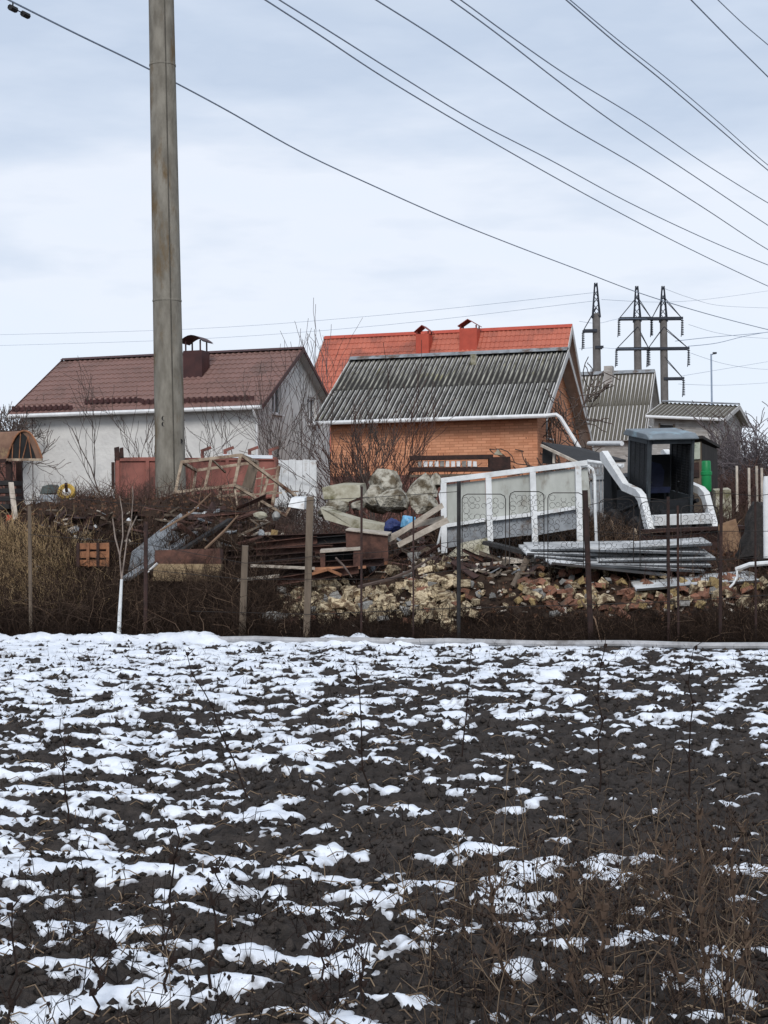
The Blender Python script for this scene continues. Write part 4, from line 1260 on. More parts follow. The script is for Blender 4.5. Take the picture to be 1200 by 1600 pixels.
# --- plank, sheets, slates in front of the loader
tag(MB().beam(at(758, 848, 25.3), at(905, 884, 24.6), .22, .06, jit=.01).build('plank', M['black']), 'long dark plank sloping down in front of the white gate', 'plank')
tag(MB().beam(at(790, 872, 24.9), at(905, 893, 24.5), .30, .025, jit=.01).build('plank', M['pwood']), 'pale grey plank lying under the dark plank', 'plank')
tag(MB().beam(at(752, 882, 24.6), at(832, 876, 24.7), .28, .05, jit=.01).build('plank', M['pwood']), 'short pale plank half buried in the soil heap', 'plank')
sme = wave_sheet(1.1, 1.75, .137, .022).build('slate_sheet', M['slate3'])
sme_data = sme.data
sheets = []
specs = [(1060, 24.6, 853, -3, 'topmost corrugated sheet of the right stack before the bucket'), (1052, 24.5, 863, 2, 'second corrugated sheet down in the right stack before the bucket'),
         (1064, 24.4, 872, -1, 'third corrugated sheet down in the right stack'), (1056, 24.3, 881, 1, 'fourth corrugated sheet down in the right stack'),
         (1045, 24.2, 890, 4, 'bottom corrugated sheet of the right stack, sagging'),
         (955, 24.9, 857, 0, 'topmost corrugated sheet of the left stack, touching the gate foot'), (948, 24.8, 866, 2, 'second corrugated sheet of the left stack'),
         (960, 24.7, 876, 5, 'third corrugated sheet of the left stack, tilted down right'), (985, 24.2, 893, 7, 'lowest pale corrugated sheet, slipping down over the rubble'),
         (1130, 23.4, 909, -4, 'pale corrugated sheet lying apart at the right on the rubble')]
for i, (px, Y, py, tilt, lab) in enumerate(specs):
    o = sme if i == 0 else link('slate_sheet', sme_data)
    tag(o, lab, 'roof sheet', 'corrugated sheets stacked before the loader')
    p = at(px, py, Y)
    # local y (length) to the right, local x (across the waves) away and slightly up
    Rm = Matrix.Rotation(math.radians(tilt), 3, 'Y') @ Matrix.Rotation(math.radians(4 + (i % 4)), 3, 'X') @ Matrix.Rotation(math.radians(-90 + (i * 37 % 9) - 4), 3, 'Z')
    o.rotation_euler = Rm.to_euler()
    o.location = p - Rm @ Vector((0, .87, 0))
tag(MB().tube([at(1150, 890, 22.6), at(1172, 882, 22.5), at(1200, 880, 22.3), at(1235, 884, 22.2)], .035, 7).build('hose', M['wornwhite'], smooth=True), 'white hose end rising from the rubble at the right edge', 'hose')
tag(MB().tube([at(1151, 890, 22.6), at(1152, 900, 22.5), at(1146, 912, 22.4), at(1140, 918, 22.4)], .016, 6).build('cord', M['wornwhite'], smooth=True), 'thin white cord hanging from the white hose', 'cord')
# black netted heap and white post on the right edge
hp = MB()
rows_ = []
for i in range(9):
    z = i / 8
    rows_.append([tuple(at(1196, 866, 24.3) + Vector(((.42 - .22 * z) * math.cos(2 * math.pi * j / 16) * (1 + .15 * math.sin(3 * j + i)), (.4 - .2 * z) * math.sin(2 * math.pi * j / 16), .82 * z - .05 + .04 * math.sin(j * 2.1)))) for j in range(17)])
hp.grid(rows_); hp.add([rows_[-1][j] for j in range(16)], [tuple(range(16))])
tag(hp.build('tarp_heap', pm('dark_netting', lin((58, 54, 52)), lin((40, 38, 37)), 14, .95, .9, bscale=60), smooth=True), 'dark netted heap at the right edge beside the white post', 'tarp')
tag(MB().tube([at(1199, 872, 22.8), at(1198, 760, 22.8), at(1197, 744, 22.8)], [.055, .055, .035], 10).build('white_post', M['white'], smooth=True), 'thick white post cut by the right edge', 'post')
# grey board fence, dark shed with green pipe
bf = thing('board_fence', 'short grey board fence between the white gate and the loader', 'fence', at(942, 800, 32))
for i in range(9):
    MB().prism([at(922 + i * 5, 724 + (i % 3), 32), at(926 + i * 5, 724 + (i % 3), 32), at(926 + i * 5, 815, 32), at(922 + i * 5, 815, 32)], (0, .025, 0)).build('board', M['galv'], bf, world=True)
MB().prism([at(920, 742, 31.95), at(968, 740, 31.95), at(968, 748, 31.95), at(920, 750, 31.95)], (0, .03, 0)).build('rail', M['galv'], bf, world=True)
ys_ = 34.0
shd = thing('dark_shed', 'small dark shed with a pale notice board behind the loader', 'shed', at(1095, 790, ys_))
dk = pm('tarred_board', lin((56, 52, 50)), lin((42, 40, 39)), 6, .9, .4, stretch=(1, 1, .2))
def sh(q, off, nm, mt): return MB().prism([at(*p) for p in q], off).build(nm, mt, shd, world=True)
sh([(1068, 692, ys_), (1096, 690, ys_), (1098, 800, ys_), (1070, 800, ys_)], (0, .05, 0), 'front_wall', M['wood'])
sh([(1096.6, 692, ys_), (1121, 702, ys_ + 1.4), (1122, 800, ys_ + 1.4), (1098.6, 800, ys_)], (-.02, .05, 0), 'side_wall', dk)
sh([(1066, 688, ys_ - .1), (1098, 685, ys_ - .1), (1125, 700, ys_ + 1.5), (1092, 704, ys_ + 1.5)], (0, 0, .06), 'roof', dk)
sh([(1072, 693, ys_ - .04), (1094, 691, ys_ - .04), (1094, 717, ys_ - .04), (1072, 719, ys_ - .04)], (0, .03, 0), 'notice_board', pm('pale_board', lin((178, 182, 168)), lin((150, 156, 142)), 5, .8, .1, c3=lin((98, 112, 92)), c3s=6, c3t=.6))
sh([(1072, 724, ys_ - .04), (1092, 722, ys_ - .04), (1093, 745, ys_ - .04), (1073, 746, ys_ - .04)], (0, .03, 0), 'door', M['darkrust'])
gr = pm('green_plastic', lin((22, 130, 72)), lin((16, 112, 62)), 4, .45, .1)
g_ = MB()
c_ = at(1104, 768, 33.2)
hz_ = at(1104, 720, 33.2).z - c_.z
g_.lathe([(.0, 0), (.1, 0), (.105, .02), (.105, hz_ * .52), (.12, hz_ * .54), (.12, hz_ * .64), (.1, hz_ * .66), (.095, hz_ * .97), (.08, hz_), (0, hz_)], 16, c_)
tag(g_.build('green_barrel', gr, smooth=True), 'tall narrow green plastic barrel against the dark shed', 'barrel')
tag(MB().prism([at(1118, 767, 33), at(1142, 765, 33), at(1144, 810, 33), at(1119, 812, 33)], (0, .3, .05)).build('concrete_block', M['conc2']), 'grey concrete block right of the green barrel', 'concrete block')
for i, px in enumerate((1151, 1170, 1182, 1190)):
    tag(MB().beam(at(px, 728 + (i % 2) * 3, 33 - i * .4), at(px + 1, 800, 33 - i * .4), .045, .045).build('fence_post', M['pwood']), ['leftmost pale thin post', 'second pale thin post', 'third pale thin post', 'rightmost pale thin post'][i] + ' in the brush on the right slope', 'post', 'pale posts on the right slope')
# black lean-to roof at the corner of the brick house and white pipes
lt_ = thing('lean_to', 'black low lean-to roof at the right foot of the brick house', 'lean-to', at(905, 760, 40))
def lt2(q, off, nm, mt): return MB().prism([at(*p) for p in q], off).build(nm, M[mt], lt_, world=True)
lt2([(846, 694, 40.5), (905, 702, 41.5), (978, 722, 40.0), (900, 724, 38.6)], (0, 0, .06), 'roof', 'black')
lt2([(848, 700, 39.6), (866, 706, 39.4), (866, 725, 39.4), (848, 724, 39.6)], (0, .05, 0), 'gable_board', 'dark')
MB().beam(at(846, 696, 39.5), at(905, 724, 38.5), .06, .06).build('edge_board', M['pwood'], lt_, world=True)
MB().beam(at(866, 704, 39.3), at(865, 724, 39.3), .06, .06).build('edge_board', M['pwood'], lt_, world=True)
MB().beam(at(900, 727, 38.5), at(975, 727, 38.5), .09, .09).build('edge_board', M['wornwhite'], lt_, world=True)
tag(MB().tube([at(920, 693, 38), at(972, 693, 36.5)], .055, 8).build('white_pipe', M['white'], smooth=True), 'straight white pipe left of the loader cab roof', 'pipe')
tag(MB().tube([at(918, 721, 37), at(950, 725, 36.5), at(972, 729, 36.2)], .045, 8).build('white_pipe', M['wornwhite'], smooth=True), 'lower white pipe resting on the lean-to edge', 'pipe')
# pallet stack of white blocks before the brick house
ps = thing('pallet', 'dark timber pallet loaded with a row of white blocks before the brick wall', 'pallet', at(715, 745, 38))
MB().beam(at(640, 716, 38), at(770, 714, 38), .3, .10).build('timber', M['darkrust'], ps, world=True)
MB().beam(at(640, 734, 37.8), at(795, 733, 37.8), .3, .10).build('timber', M['darkrust'], ps, world=True)
MB().beam(at(640, 744, 37.8), at(760, 742, 37.8), .2, .06).build('timber', M['wood'], ps, world=True)
for i in range(11):
    x_ = 656 + i * 8.6
    MB().box(at(x_, 725, 38.0), (.085, .2, .13), None, .008).build('white_block', M['white'] if i % 4 else M['grey'], ps, world=True)
cbx = MB(); cbx.box(at(780, 725, 37.9), (.52, .5, .30), None, .02); tag(cbx.build('metal_box', M['darkrust']), 'dark square box on the right end of the timber pallet', 'box')
tag(MB().prism([at(772, 710, 37.9), at(778, 702, 37.9), at(786, 711, 37.9)], (0, .2, 0)).build('roof_tile', M['conc2']), 'small pale peaked tile on the dark box', 'tile')
# low white panels before the white gable
lw = thing('low_wall', 'low whitish corrugated panel wall at the foot of the white gable', 'low wall', at(462, 790, 38))
for i in range(6):
    MB().prism([at(429 + i * 11, 718 + (i % 2), 38), at(439.6 + i * 11, 718 + (i % 2), 38), at(439.6 + i * 11, 792, 38), at(429 + i * 11, 792, 38)], (0, .03 + .01 * (i % 2), 0)).build('panel', M['wornwhite'], lw, world=True)

# --- left edge: arched hood on posts
hd_ = thing('arched_hood', 'rusty arched sheet hood open at its right end on posts', 'canopy', at(35, 800, 33))
yl, yr_ = 33.9, 32.6
M['hood'] = pm('rusty_yellowed_sheet', lin((138, 108, 90)), lin((106, 80, 68)), 2.5, .85, .3, c3=lin((168, 148, 108)), c3s=1.3, c3t=.55)
c0, c1 = at(11, 716, 33.2), at(66, 716, 32.9)
n_ = 14
arcp = []
for i in range(n_ + 1):
    t = i / n_
    x_ = 2 * t - 1
    hgt = (1 - abs(x_) ** 2.2) * 43 / 2500 * 33
    arcp.append(c0.lerp(c1, t) + Vector((0, 0, hgt)))
axv = (Vector((-.86, .5, 0)))
mb = MB()
mb.grid([[tuple(p) for p in arcp], [tuple(p + axv * 1.9) for p in arcp]])
mb.grid([[tuple(p * 1 + axv * 1.9 - Vector((0, 0, .012))) for p in arcp], [tuple(p - Vector((0, 0, .012))) for p in arcp]])
mb.build('hood', M['hood'], hd_, world=True, smooth=True)
MB().prism([p + axv * .16 - Vector((0, 0, .02)) for p in arcp], axv * .02).build('inner_shade', M['dark'], hd_, world=True)  # dark sheet stands in for the shade inside the hood
rim = MB(); rim.tube([p + Vector((0, -.005, 0)) for p in arcp], .02, 5); rim.build('rim', M['orust'], hd_, world=True)
MB().beam(c0 + Vector((0, -.01, -.03)), c1 + Vector((0, -.01, -.03)), .05, .05).build('tie_bar', M['frame'], hd_, world=True)
MB().beam(c0 + Vector((0, 0, -.05)), c0 + axv * 1.9 + Vector((0, 0, -.05)), .06, .07).build('tie_bar', M['darkrust'], hd_, world=True)
for (t0_, t1_) in ((.25, .3), (.45, .5), (.55, .75), (.8, .78)):
    i1 = int(t1_ * n_)
    MB().beam(c0.lerp(c1, t0_) + axv * .1, arcp[i1] + axv * .1 - Vector((0, 0, .02)), .018, .018).build('strut', M['orust'], hd_, world=True)
for (px, Y) in ((14, 33.3), (30, 34.2)):
    MB().beam(at(px, 722, Y), at(px + 2, 835, Y), .12, .12).build('post', M['darkrust'], hd_, world=True)
# dark slatted stack
for i in range(7):
    o_ = MB().b2((-.42, 0, 0), (.12, .5, .085)).build('slat_crate', M['black'])
    p = at(3, 752 + 12.2 * i, 29.5); o_.location = p - Vector((0, 0, .08)); o_.rotation_euler = (0, 0, -.25 + .02 * (i % 3))
    tag(o_, ['topmost', 'second', 'third', 'fourth', 'fifth', 'sixth', 'lowest'][i] + ' dark beam in the stack at the left edge', 'beam', 'dark beams stacked at the left edge')
tag(MB().beam(at(17, 754, 29.2), at(26, 828, 28.9), .09, .04).build('plank', M['pwood']), 'pale plank leaning by the dark beams at the left edge', 'plank')
tag(MB().box(at(15, 812, 29.0), (.09, .06, .16), None, .01).build('red_can', pm('red_can', lin((176, 62, 46)), lin((150, 50, 40)), 5, .5, .1)), 'small red can by the dark beams', 'can')
# sheet bowl, yellow wheel, plates
def blob(name, mat, c, r, seed, flat=1.0, label=None, cat=None, group=None, sub=2, rough=.28, planes=22, cuts=(.46, .82)):
    rg = random.Random(seed)
    import bmesh
    bm = bmesh.new()
    bmesh.ops.create_icosphere(bm, subdivisions=sub, radius=1)
    ph = [Vector((rg.gauss(0, 1), rg.gauss(0, 1), rg.gauss(0, 1))).normalized() for _ in range(planes)]
    cut = [rg.uniform(*cuts) for _ in ph]
    for v in bm.verts:
        d = v.co.normalized()
        s = 1.0
        for q, cc in zip(ph, cut):
            dt = d.dot(q)
            if dt > .05: s = min(s, cc / max(dt, .3) if cc / max(dt, .3) < 1 else 1)
        v.co = d * s * (1 + rg.uniform(-rough, rough) * .25)
        v.co = Vector((v.co.x * r[0], v.co.y * r[1], v.co.z * r[2]))
    me = bpy.data.meshes.new(name)
    bm.to_mesh(me); bm.free()
    me.materials.append(mat)
    o = link(name, me, None, c)
    o.rotation_euler = (rg.uniform(-.2, .2), rg.uniform(-.2, .2), rg.uniform(0, 6))
    if label: tag(o, label, cat, group)
    return o
pan = MB(); c_ = at(76, 790, 30.5)
pan.prism([at(54, 790, 30.5), at(62, 774, 30.6), at(88, 773, 30.7), at(101, 787, 30.5), at(98, 792, 30.4)], (.1, .6, 0))
tag(pan.build('sheet_bin', M['galv']), 'pale bent sheet metal bin upside down on the heap below the white wall', 'metal bin')
tag(MB().prism([at(62, 772, 31), at(66, 760, 31), at(76, 757, 31), at(86, 770, 31)], (.1, .4, 0)).build('bucket', pm('dull_green_grey', lin((86, 94, 92)), lin((70, 78, 76)), 4, .7, .2)), 'dull green grey bucket behind the bent metal bin', 'bucket')
yw = thing('wheel_hub', 'yellow wheel hub with a pale centre lying on the heap', 'wheel', at(104, 768, 30.6))
Rw = Matrix.Rotation(math.radians(62), 3, 'X') @ Matrix.Rotation(math.radians(8), 3, 'Y')
m_ = MB(); m_.lathe([(.09, .0), (.125, .05), (.16, .03), (.175, -.03), (.15, -.06), (.09, -.03), (.09, 0)], 22, (0, 0, 0), Rw); m_.build('rim', pm('yellow_paint', lin((196, 164, 84)), lin((170, 138, 66)), 5, .6, .1), yw, smooth=True)
m_ = MB(); m_.lathe([(0, .03), (.06, .02), (.085, -.01), (0, -.012)], 18, (0, 0, 0), Rw); m_.build('hub_cap', M['white'], yw, smooth=True)
m_ = MB(); m_.tube([Rw @ Vector((0, 0, .02)), Rw @ Vector((0, .0, .3))], .03, 8); m_.build('axle', M['darkrust'], yw)
tag(MB().beam(at(110, 780, 30), at(152, 777, 30), .22, .03).build('plank', M['pwood']), 'thin pale board right of the yellow wheel hub', 'plank')
tag(MB().prism([at(153, 784, 29.4), at(192, 791, 29.0), at(190, 800, 28.8), at(158, 797, 29.0)], (0, .05, .02)).build('white_sheet', M['wornwhite']), 'torn white sheet lying left of the whitewashed sapling top', 'sheet')
scr = ['white scrap beside the top of the forked young tree', 'small white scrap on the heap under the torn white sheet', 'tiny white scrap just below another one under the torn white sheet', 'small white scrap on the heap below the metal bin', 'tiny white scrap at the upper left of the heap below the metal bin',
       'tiny white scrap above the orange crate', 'larger white rag in the straw grass by the thin grey post', 'lower white rag in the straw grass by the thin grey post', 'white scrap in the brush at the foot of the thin grey post', 'lower white scrap at the foot of the thin grey post',
       'white scrap in the brush near the lower left edge', 'white lump on the heap below the tilted tube frame', 'tiny pale lump on the heap left below the tube frame', 'tiny white scrap in the dark brush under the stone block', 'pale scrap just left of the tall tan post top of the brush',
       'white torn sheet scrap in the brush left of the tall tan post', 'small white scrap at the left foot of the tall tan post', 'white scrap beside the upper part of the tall tan post']
for i, (px, py, r_) in enumerate([(202, 816, .09), (150, 826, .06), (152, 833, .05), (100, 826, .06), (90, 828, .05), (118, 841, .05), (60, 893, .12), (58, 901, .1), (40, 942, .1), (52, 957, .08), (22, 948, .07), (322, 808, .09), (308, 796, .05), (268, 922, .05), (455, 905, .09), (418, 968, .09), (470, 968, .06), (495, 846, .08)]):
    p = gp(px, py)
    blob('white_scrap', M['wornwhite'] if i % 3 else M['snowcover'], p + Vector((0, -.05, r_ * .5)), (r_ * 1.2, r_ * .8, r_ * .8), 300 + i,
          label=scr[i], cat='rubbish', sub=1, rough=2.2)

# leaning grey sheets, channel, rusty box and pale block
Ya = 26.0
tag(MB().prism([at(200, 893, 25.2), at(206, 862, 25.4), at(282, 802, 27.2), at(308, 818, 27.2), at(258, 858, 26.0)], (0, .03, .0)).build('metal_sheet', M['galv']), 'crumpled grey metal sheet leaning up the heap left of the rusty box', 'metal sheet')
tag(MB().beam(at(196, 905, 24.8), at(322, 822, 26.8), .16, .05).build('channel', M['galv']), 'long grey metal channel leaning diagonally up the heap', 'metal channel')
tag(MB().beam(at(232, 893, 25.0), at(360, 812, 26.6), .10, .05).build('channel', M['black']), 'dark thin channel lying along the grey one', 'metal channel')
tag(MB().beam(at(228, 896, 24.8), at(246, 880, 24.8), .06, .03).build('stick', M['white']), 'short white stick below the leaning grey channel', 'stick')
tag(MB().box(at(296, 872, 25.1), (.98, .45, .26), None, .03).build('rusty_box', M['rust']), 'long rusty brown box lying on a pale stone block', 'box')
tag(MB().box(at(294, 896, 25.0), (1.06, .45, .26), None, .04).build('stone_block', pm('tan_block', lin((166, 146, 116)), lin((128, 108, 84)), 5, .95, .6, c3=lin((96, 82, 66)), c3s=3, c3t=.55)), 'pale tan stone block under the rusty box', 'stone block')
# orange crate
cr = thing('orange_crate', 'rusty orange slatted crate standing in the brush at the left', 'crate', at(146, 886, 25.4))
for i in range(4):
    p0 = at(122 + i * 15.5, 886, 25.4); p1 = at(122 + i * 15.5, 848, 25.4)
    MB().beam(p0, p1, .045, .03).build('slat', M['orust'] if i % 2 else M['darkrust'], cr, world=True)
for i in range(3):
    for j in range(3):
        MB().box(at(130 + i * 15.5, 853.5 + j * 13, 25.45), (.125, .05, .10), None, .006).build('slat', M['orust'], cr, world=True)
MB().box(at(146, 867, 25.7), (.5, .25, .36)).build('body', M['darkrust'], cr, world=True)
# rusty channels
chl = [(352, 872, 492, 862, 25.3, 'darkrust'), (385, 884, 600, 872, 25.1, 'darkrust'), (400, 848, 495, 838, 26.0, 'rust'), (345, 862, 560, 846, 25.7, 'darkrust'), (380, 838, 560, 832, 26.4, 'darkrust'),
       (470, 842, 566, 834, 26.0, 'black'), (388, 893, 480, 888, 24.8, 'darkrust'), (400, 858, 520, 852, 25.5, 'rust'), (410, 906, 560, 884, 24.6, 'rust')]
ch_l = ['front dark rusty beam right of the rusty box', 'long dark rusty beam reaching to the rusty sheet box', 'short reddish beam high in the beam stack', 'long dark beam in the middle of the stack', 'uppermost long dark beam of the stack',
        'black short beam under the broken concrete beam', 'lowest short dark beam of the stack', 'reddish beam between the dark ones', 'rusty beam at the front of the stack before the sheet box']
for (xa, ya, xb, yb, Y, mt), lab in zip(chl, ch_l):
    a_, b_ = at(xa, ya, Y), at(xb, yb, Y - .1)
    m_ = MB()
    m_.beam(a_, b_, .12, .012); m_.beam(a_ + Vector((0, .0, -.11)), b_ + Vector((0, 0, -.11)), .12, .012); m_.beam(a_ + Vector((0, .055, -.055)), b_ + Vector((0, .055, -.055)), .012, .098)
    tag(m_.build('steel_beam', M[mt]), lab, 'steel beam', 'rusty steel beams stacked on the bank')
for (xa, ya, xb, yb, Y, lab) in ((392, 884, 492, 888, 24.6, 'bright whitish pole lying along the rusty beams'), (370, 907, 436, 900, 24.4, 'short white lath below the rusty beams')):
    tag(MB().beam(at(xa, ya, Y), at(xb, yb, Y), .07, .045, jit=.006).build('lath', M['pwood']), lab, 'lath')
bx = thing('sheet_box', 'open rusty sheet metal box lying before the blue sack', 'metal box', at(583, 880, 25.2))
def bxp(q, off, nm, mt): return MB().prism([at(*p) for p in q], off).build(nm, M[mt], bx, world=True)
bxp([(540, 830, 25.2), (606, 838, 25.2), (607, 880, 25.2), (562, 884, 25.2), (541, 856, 25.2)], (0, .02, 0), 'side', 'rust')
bxp([(540, 829, 25.15), (606, 837, 25.15), (612, 833, 25.7), (546, 826, 25.7)], (0, 0, .02), 'lid', 'pwood')
bxp([(566, 880, 25.1), (606, 877, 25.1), (606, 882, 25.1), (566, 885, 25.1)], (0, .02, 0), 'edge', 'orust')
b3 = thing('low_cabinet', 'low rusty open cabinet with a pale top lying on the bank', 'cabinet', at(532, 892, 24.9))
def b3p(q, off, nm, mt): return MB().prism([at(*p) for p in q], off).build(nm, M[mt], b3, world=True)
b3p([(500, 860, 24.9), (563, 856, 24.9), (563, 859.5, 24.9), (500, 864, 24.9)], (0, .4, .02), 'top', 'pwood')
b3p([(500, 864.5, 24.92), (508, 864, 24.92), (508, 886, 24.92), (501, 887, 24.92)], (0, .38, 0), 'side', 'rust'); b3p([(552, 860.5, 24.92), (563, 860, 24.92), (563, 884, 24.92), (552, 884, 24.92)], (0, .38, 0), 'side', 'rust')
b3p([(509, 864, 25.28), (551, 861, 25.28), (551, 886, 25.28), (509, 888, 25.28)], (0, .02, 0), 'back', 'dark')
b3p([(490, 887, 24.85), (572, 884, 24.85), (572, 888, 24.8), (490, 893, 24.8)], (0, .4, .0), 'base', 'orust')
for (xa, ya, xb, yb, lab) in ((488, 897, 512, 890, 'orange board piece leaning left below the cabinet'), (512, 889, 534, 899, 'orange board piece leaning right below the cabinet')):
    tag(MB().beam(at(xa, ya, 24.5), at(xb, yb, 24.45), .06, .04).build('board_piece', M['orust']), lab, 'board')
# broken concrete
tag(MB().prism([at(500, 794, 27.0), at(514, 799, 26.9), at(560, 813, 26.7), at(604, 822, 26.6), at(602, 833, 26.6), at(555, 826, 26.7), at(508, 812, 26.9)], (.05, .3, .04)).build('concrete_beam', M['conc2']), 'long pale broken concrete beam lying below the boulders', 'concrete beam')
def slab(q, off, label, mat='conc2', nm='concrete_slab'):
    m_ = MB(); m_.prism([at(*p) for p in q], off)
    return tag(m_.build(nm, M[mat]), label, 'concrete')
slab([(503, 762, 28.6), (530, 757, 28.6), (562, 758, 28.5), (564, 776, 28.4), (540, 786, 28.4), (506, 780, 28.5)], (.1, .6, .05), 'flat topped broken concrete slab left of the large boulder')
M['boulder'] = pm('mossy_concrete', lin((182, 177, 164)), lin((138, 132, 118)), 7, .95, 1.0, c3=lin((92, 82, 66)), c3s=4.0, c3t=.50, bscale=20, bdist=.05)
for i, (px, py, Y, r_, lab) in enumerate([
    (606, 757, 28.4, (.40, .45, .38), 'tall pale boulder with a pointed top on the concrete heap'),
    (585, 782, 27.9, (.36, .4, .30), 'boulder low at the left of the pointed one'),
    (622, 786, 27.7, (.42, .4, .32), 'mossy boulder at the foot of the pointed one'),
    (662, 766, 28.6, (.32, .4, .30), 'grey boulder right of the pointed one'),
    (682, 752, 29.0, (.17, .2, .26), 'upright sharp broken slab beside the white gate corner'),
    (668, 790, 27.8, (.34, .35, .28), 'dark mossy boulder nearest the white gate'),
    (528, 793, 28.0, (.34, .35, .20), 'low broken lump under the flat slab'),
    (507, 800, 27.5, (.16, .2, .13), 'small pale lump at the left end of the concrete beam'),
    (644, 778, 28.0, (.2, .2, .2), 'small lump wedged between the boulders'),
    (556, 790, 27.6, (.15, .2, .13), 'small lump between the slab and the boulders')]):
    blob('boulder', M['boulder'], at(px, py, Y), tuple(v * 1.08 for v in r_), 400 + i, planes=13, cuts=(.40, .70), label=lab, cat='boulder', group='broken concrete boulders', sub=2, rough=.5)
bs = pm('blue_bag', lin((44, 56, 104)), lin((32, 42, 84)), 8, .6, .6); lbg = pm('light_blue_bag', lin((120, 178, 212)), lin((90, 150, 192)), 7, .55, .5, c3=lin((200, 220, 232)), c3s=6, c3t=.62)
blob('sack', bs, at(615, 821, 26.3), (.22, .2, .20), 501, label='dark blue plastic sack beside the light blue one', cat='sack', sub=3)
blob('sack', lbg, at(638, 815, 26.1), (.15, .16, .19), 502, label='light blue crumpled plastic sack by the white planks', cat='sack', sub=3)
for (xa, ya, xb, yb, Y, lab) in ((606, 844, 692, 789, 25.7, 'long white plank leaning up towards the white gate'), (640, 822, 694, 810, 25.9, 'upper white plank resting level by the gate'), (622, 852, 700, 812, 25.5, 'lower white plank leaning below the long one'), (612, 838, 640, 826, 25.8, 'short white plank behind the light blue sack')):
    tag(MB().beam(at(xa, ya, Y), at(xb, yb, Y), .05, .085, jit=.006).build('plank', M['pwood']), lab, 'plank', 'white planks left of the gate')
tag(MB().prism([at(455, 778, 27.5), at(476, 778, 27.4), at(475, 796, 27.3), at(450, 792, 27.4)], (.05, .3, .03)).build('white_box', M['wornwhite']), 'white box at the right foot of the tube frame', 'box')
for i, (px, py, r_, mt, lab) in enumerate([(407, 805, (.17, .12, .12), 'conc2', 'tan crumpled cloth draped over the heap'), (432, 806, (.17, .1, .10), 'grey', 'grey white crumpled bag at the lower end of the tube frame'), (408, 836, (.13, .1, .12), 'galv', 'crumpled grey can above the rusty beams'), (428, 838, (.12, .1, .13), 'yellow', 'ochre lump above the rusty beams')]):
    blob('rubbish_lump', M[mt], at(px, py, 26.5), r_, 520 + i, label=lab, cat='rubbish', sub=2, rough=.6)
# branch sticks
for i, (pts, r_, lab, mt) in enumerate([
    ([(560, 917, 23.6), (610, 905, 23.5), (640, 893, 23.4), (680, 868, 23.3)], .025, 'long bare branch lying across the soil heap', 'bark'),
    ([(525, 872, 24.4), (537, 884, 24.2), (550, 902, 24.0)], .02, 'short branch leaning out of the low cabinet', 'bark'),
    ([(250, 830, 25.5), (300, 800, 25.6), (330, 770, 25.8)], .018, 'thin branch rising from the grey sheet', 'brushl'),
    ([(320, 858, 24.6), (350, 830, 24.8), (372, 805, 25)], .02, 'thin brown branch over the rusty box', 'brushl'),
    ([(908, 938, 21.2), (930, 968, 21.0), (940, 1010, 20.8)], .012, 'pale thin stick leaning at the rusty fence pipe', 'brushl')]):
    tag(MB().tube([at(*q) for q in pts], [r_] * (len(pts) - 1) + [r_ * .5], 5).build('branch', M[mt], smooth=True), lab, 'branch')

# --- rubble: every stone an object, a part of its heap
def stone_mesh(nm, mat, seed, block):
    rg = random.Random(seed)
    m_ = MB()
    j = .16 if block else .3
    vs = []
    for x in (-.5, .5):
        for y in (-.5, .5):
            for z in (-.5, .5):
                vs.append((x + rg.uniform(-j, j) * .7, y + rg.uniform(-j, j) * .7, z + rg.uniform(-j, j) * .7))
    m_.add(vs, [(0, 1, 3), (0, 3, 2), (4, 6, 7), (4, 7, 5), (0, 4, 5), (0, 5, 1), (2, 3, 7), (2, 7, 6), (0, 2, 6), (0, 6, 4), (1, 5, 7), (1, 7, 3)])
    me = bpy.data.meshes.new(nm); me.from_pydata(m_.v, [], m_.f); me.materials.append(mat); me.update()
    return me
variants = {k_: [stone_mesh(k_, M[m_], 600 + 10 * i + len(k_), bl) for i in range(5)] for k_, m_, bl in (('rubble_stone', 'stone', False), ('limestone_block', 'stone', True), ('brick', 'brickp', True), ('ochre_stone', 'yellow', False), ('grey_stone', 'grey', False))}
def heap(name, label, areas, mix, n, seed, smin, smax):
    rg = random.Random(seed)
    spots = []
    for _ in range(n):
        ar = areas[rg.randrange(len(areas))]
        px, py = rg.gauss(ar[0], ar[2]), rg.gauss(ar[1], ar[3])
        if not (900 - 40 < py < 1000): continue
        spots.append((gp(px, py), rg))
    root = thing(name, label, 'rubble', spots[0][0])
    for p, _ in spots:
        kind = rg.choices([m_[0] for m_ in mix], [m_[1] for m_ in mix])[0]
        s = rg.uniform(smin, smax) * (1.25 if rg.random() < .15 else 1)
        o = link(kind, rg.choice(variants[kind]), root)
        o.location = p - root.location + Vector((0, -.04, s * .22 + rg.uniform(0, .07)))
        if kind in ('brick',): o.scale = (rg.uniform(.09, .2), .1, .07)
        elif kind == 'limestone_block': o.scale = (s * 1.5, s * .9, s * .8)
        else: o.scale = (s * rg.uniform(.8, 1.3), s * rg.uniform(.7, 1.1), s * rg.uniform(.55, .9))
        o.rotation_euler = (rg.gauss(0, .35), rg.gauss(0, .35), rg.uniform(0, 6.3))
    return root
heap('limestone_rubble', 'heap of broken cream limestone blocks behind the fence in the middle', [(665, 938, 34, 22), (690, 920, 22, 14), (560, 945, 46, 16), (520, 935, 28, 14), (610, 958, 60, 9), (480, 945, 22, 12), (660, 955, 30, 10)],
     [('rubble_stone', 5), ('limestone_block', 5), ('brick', .6), ('grey_stone', .5)], 300, 41, .05, .15)
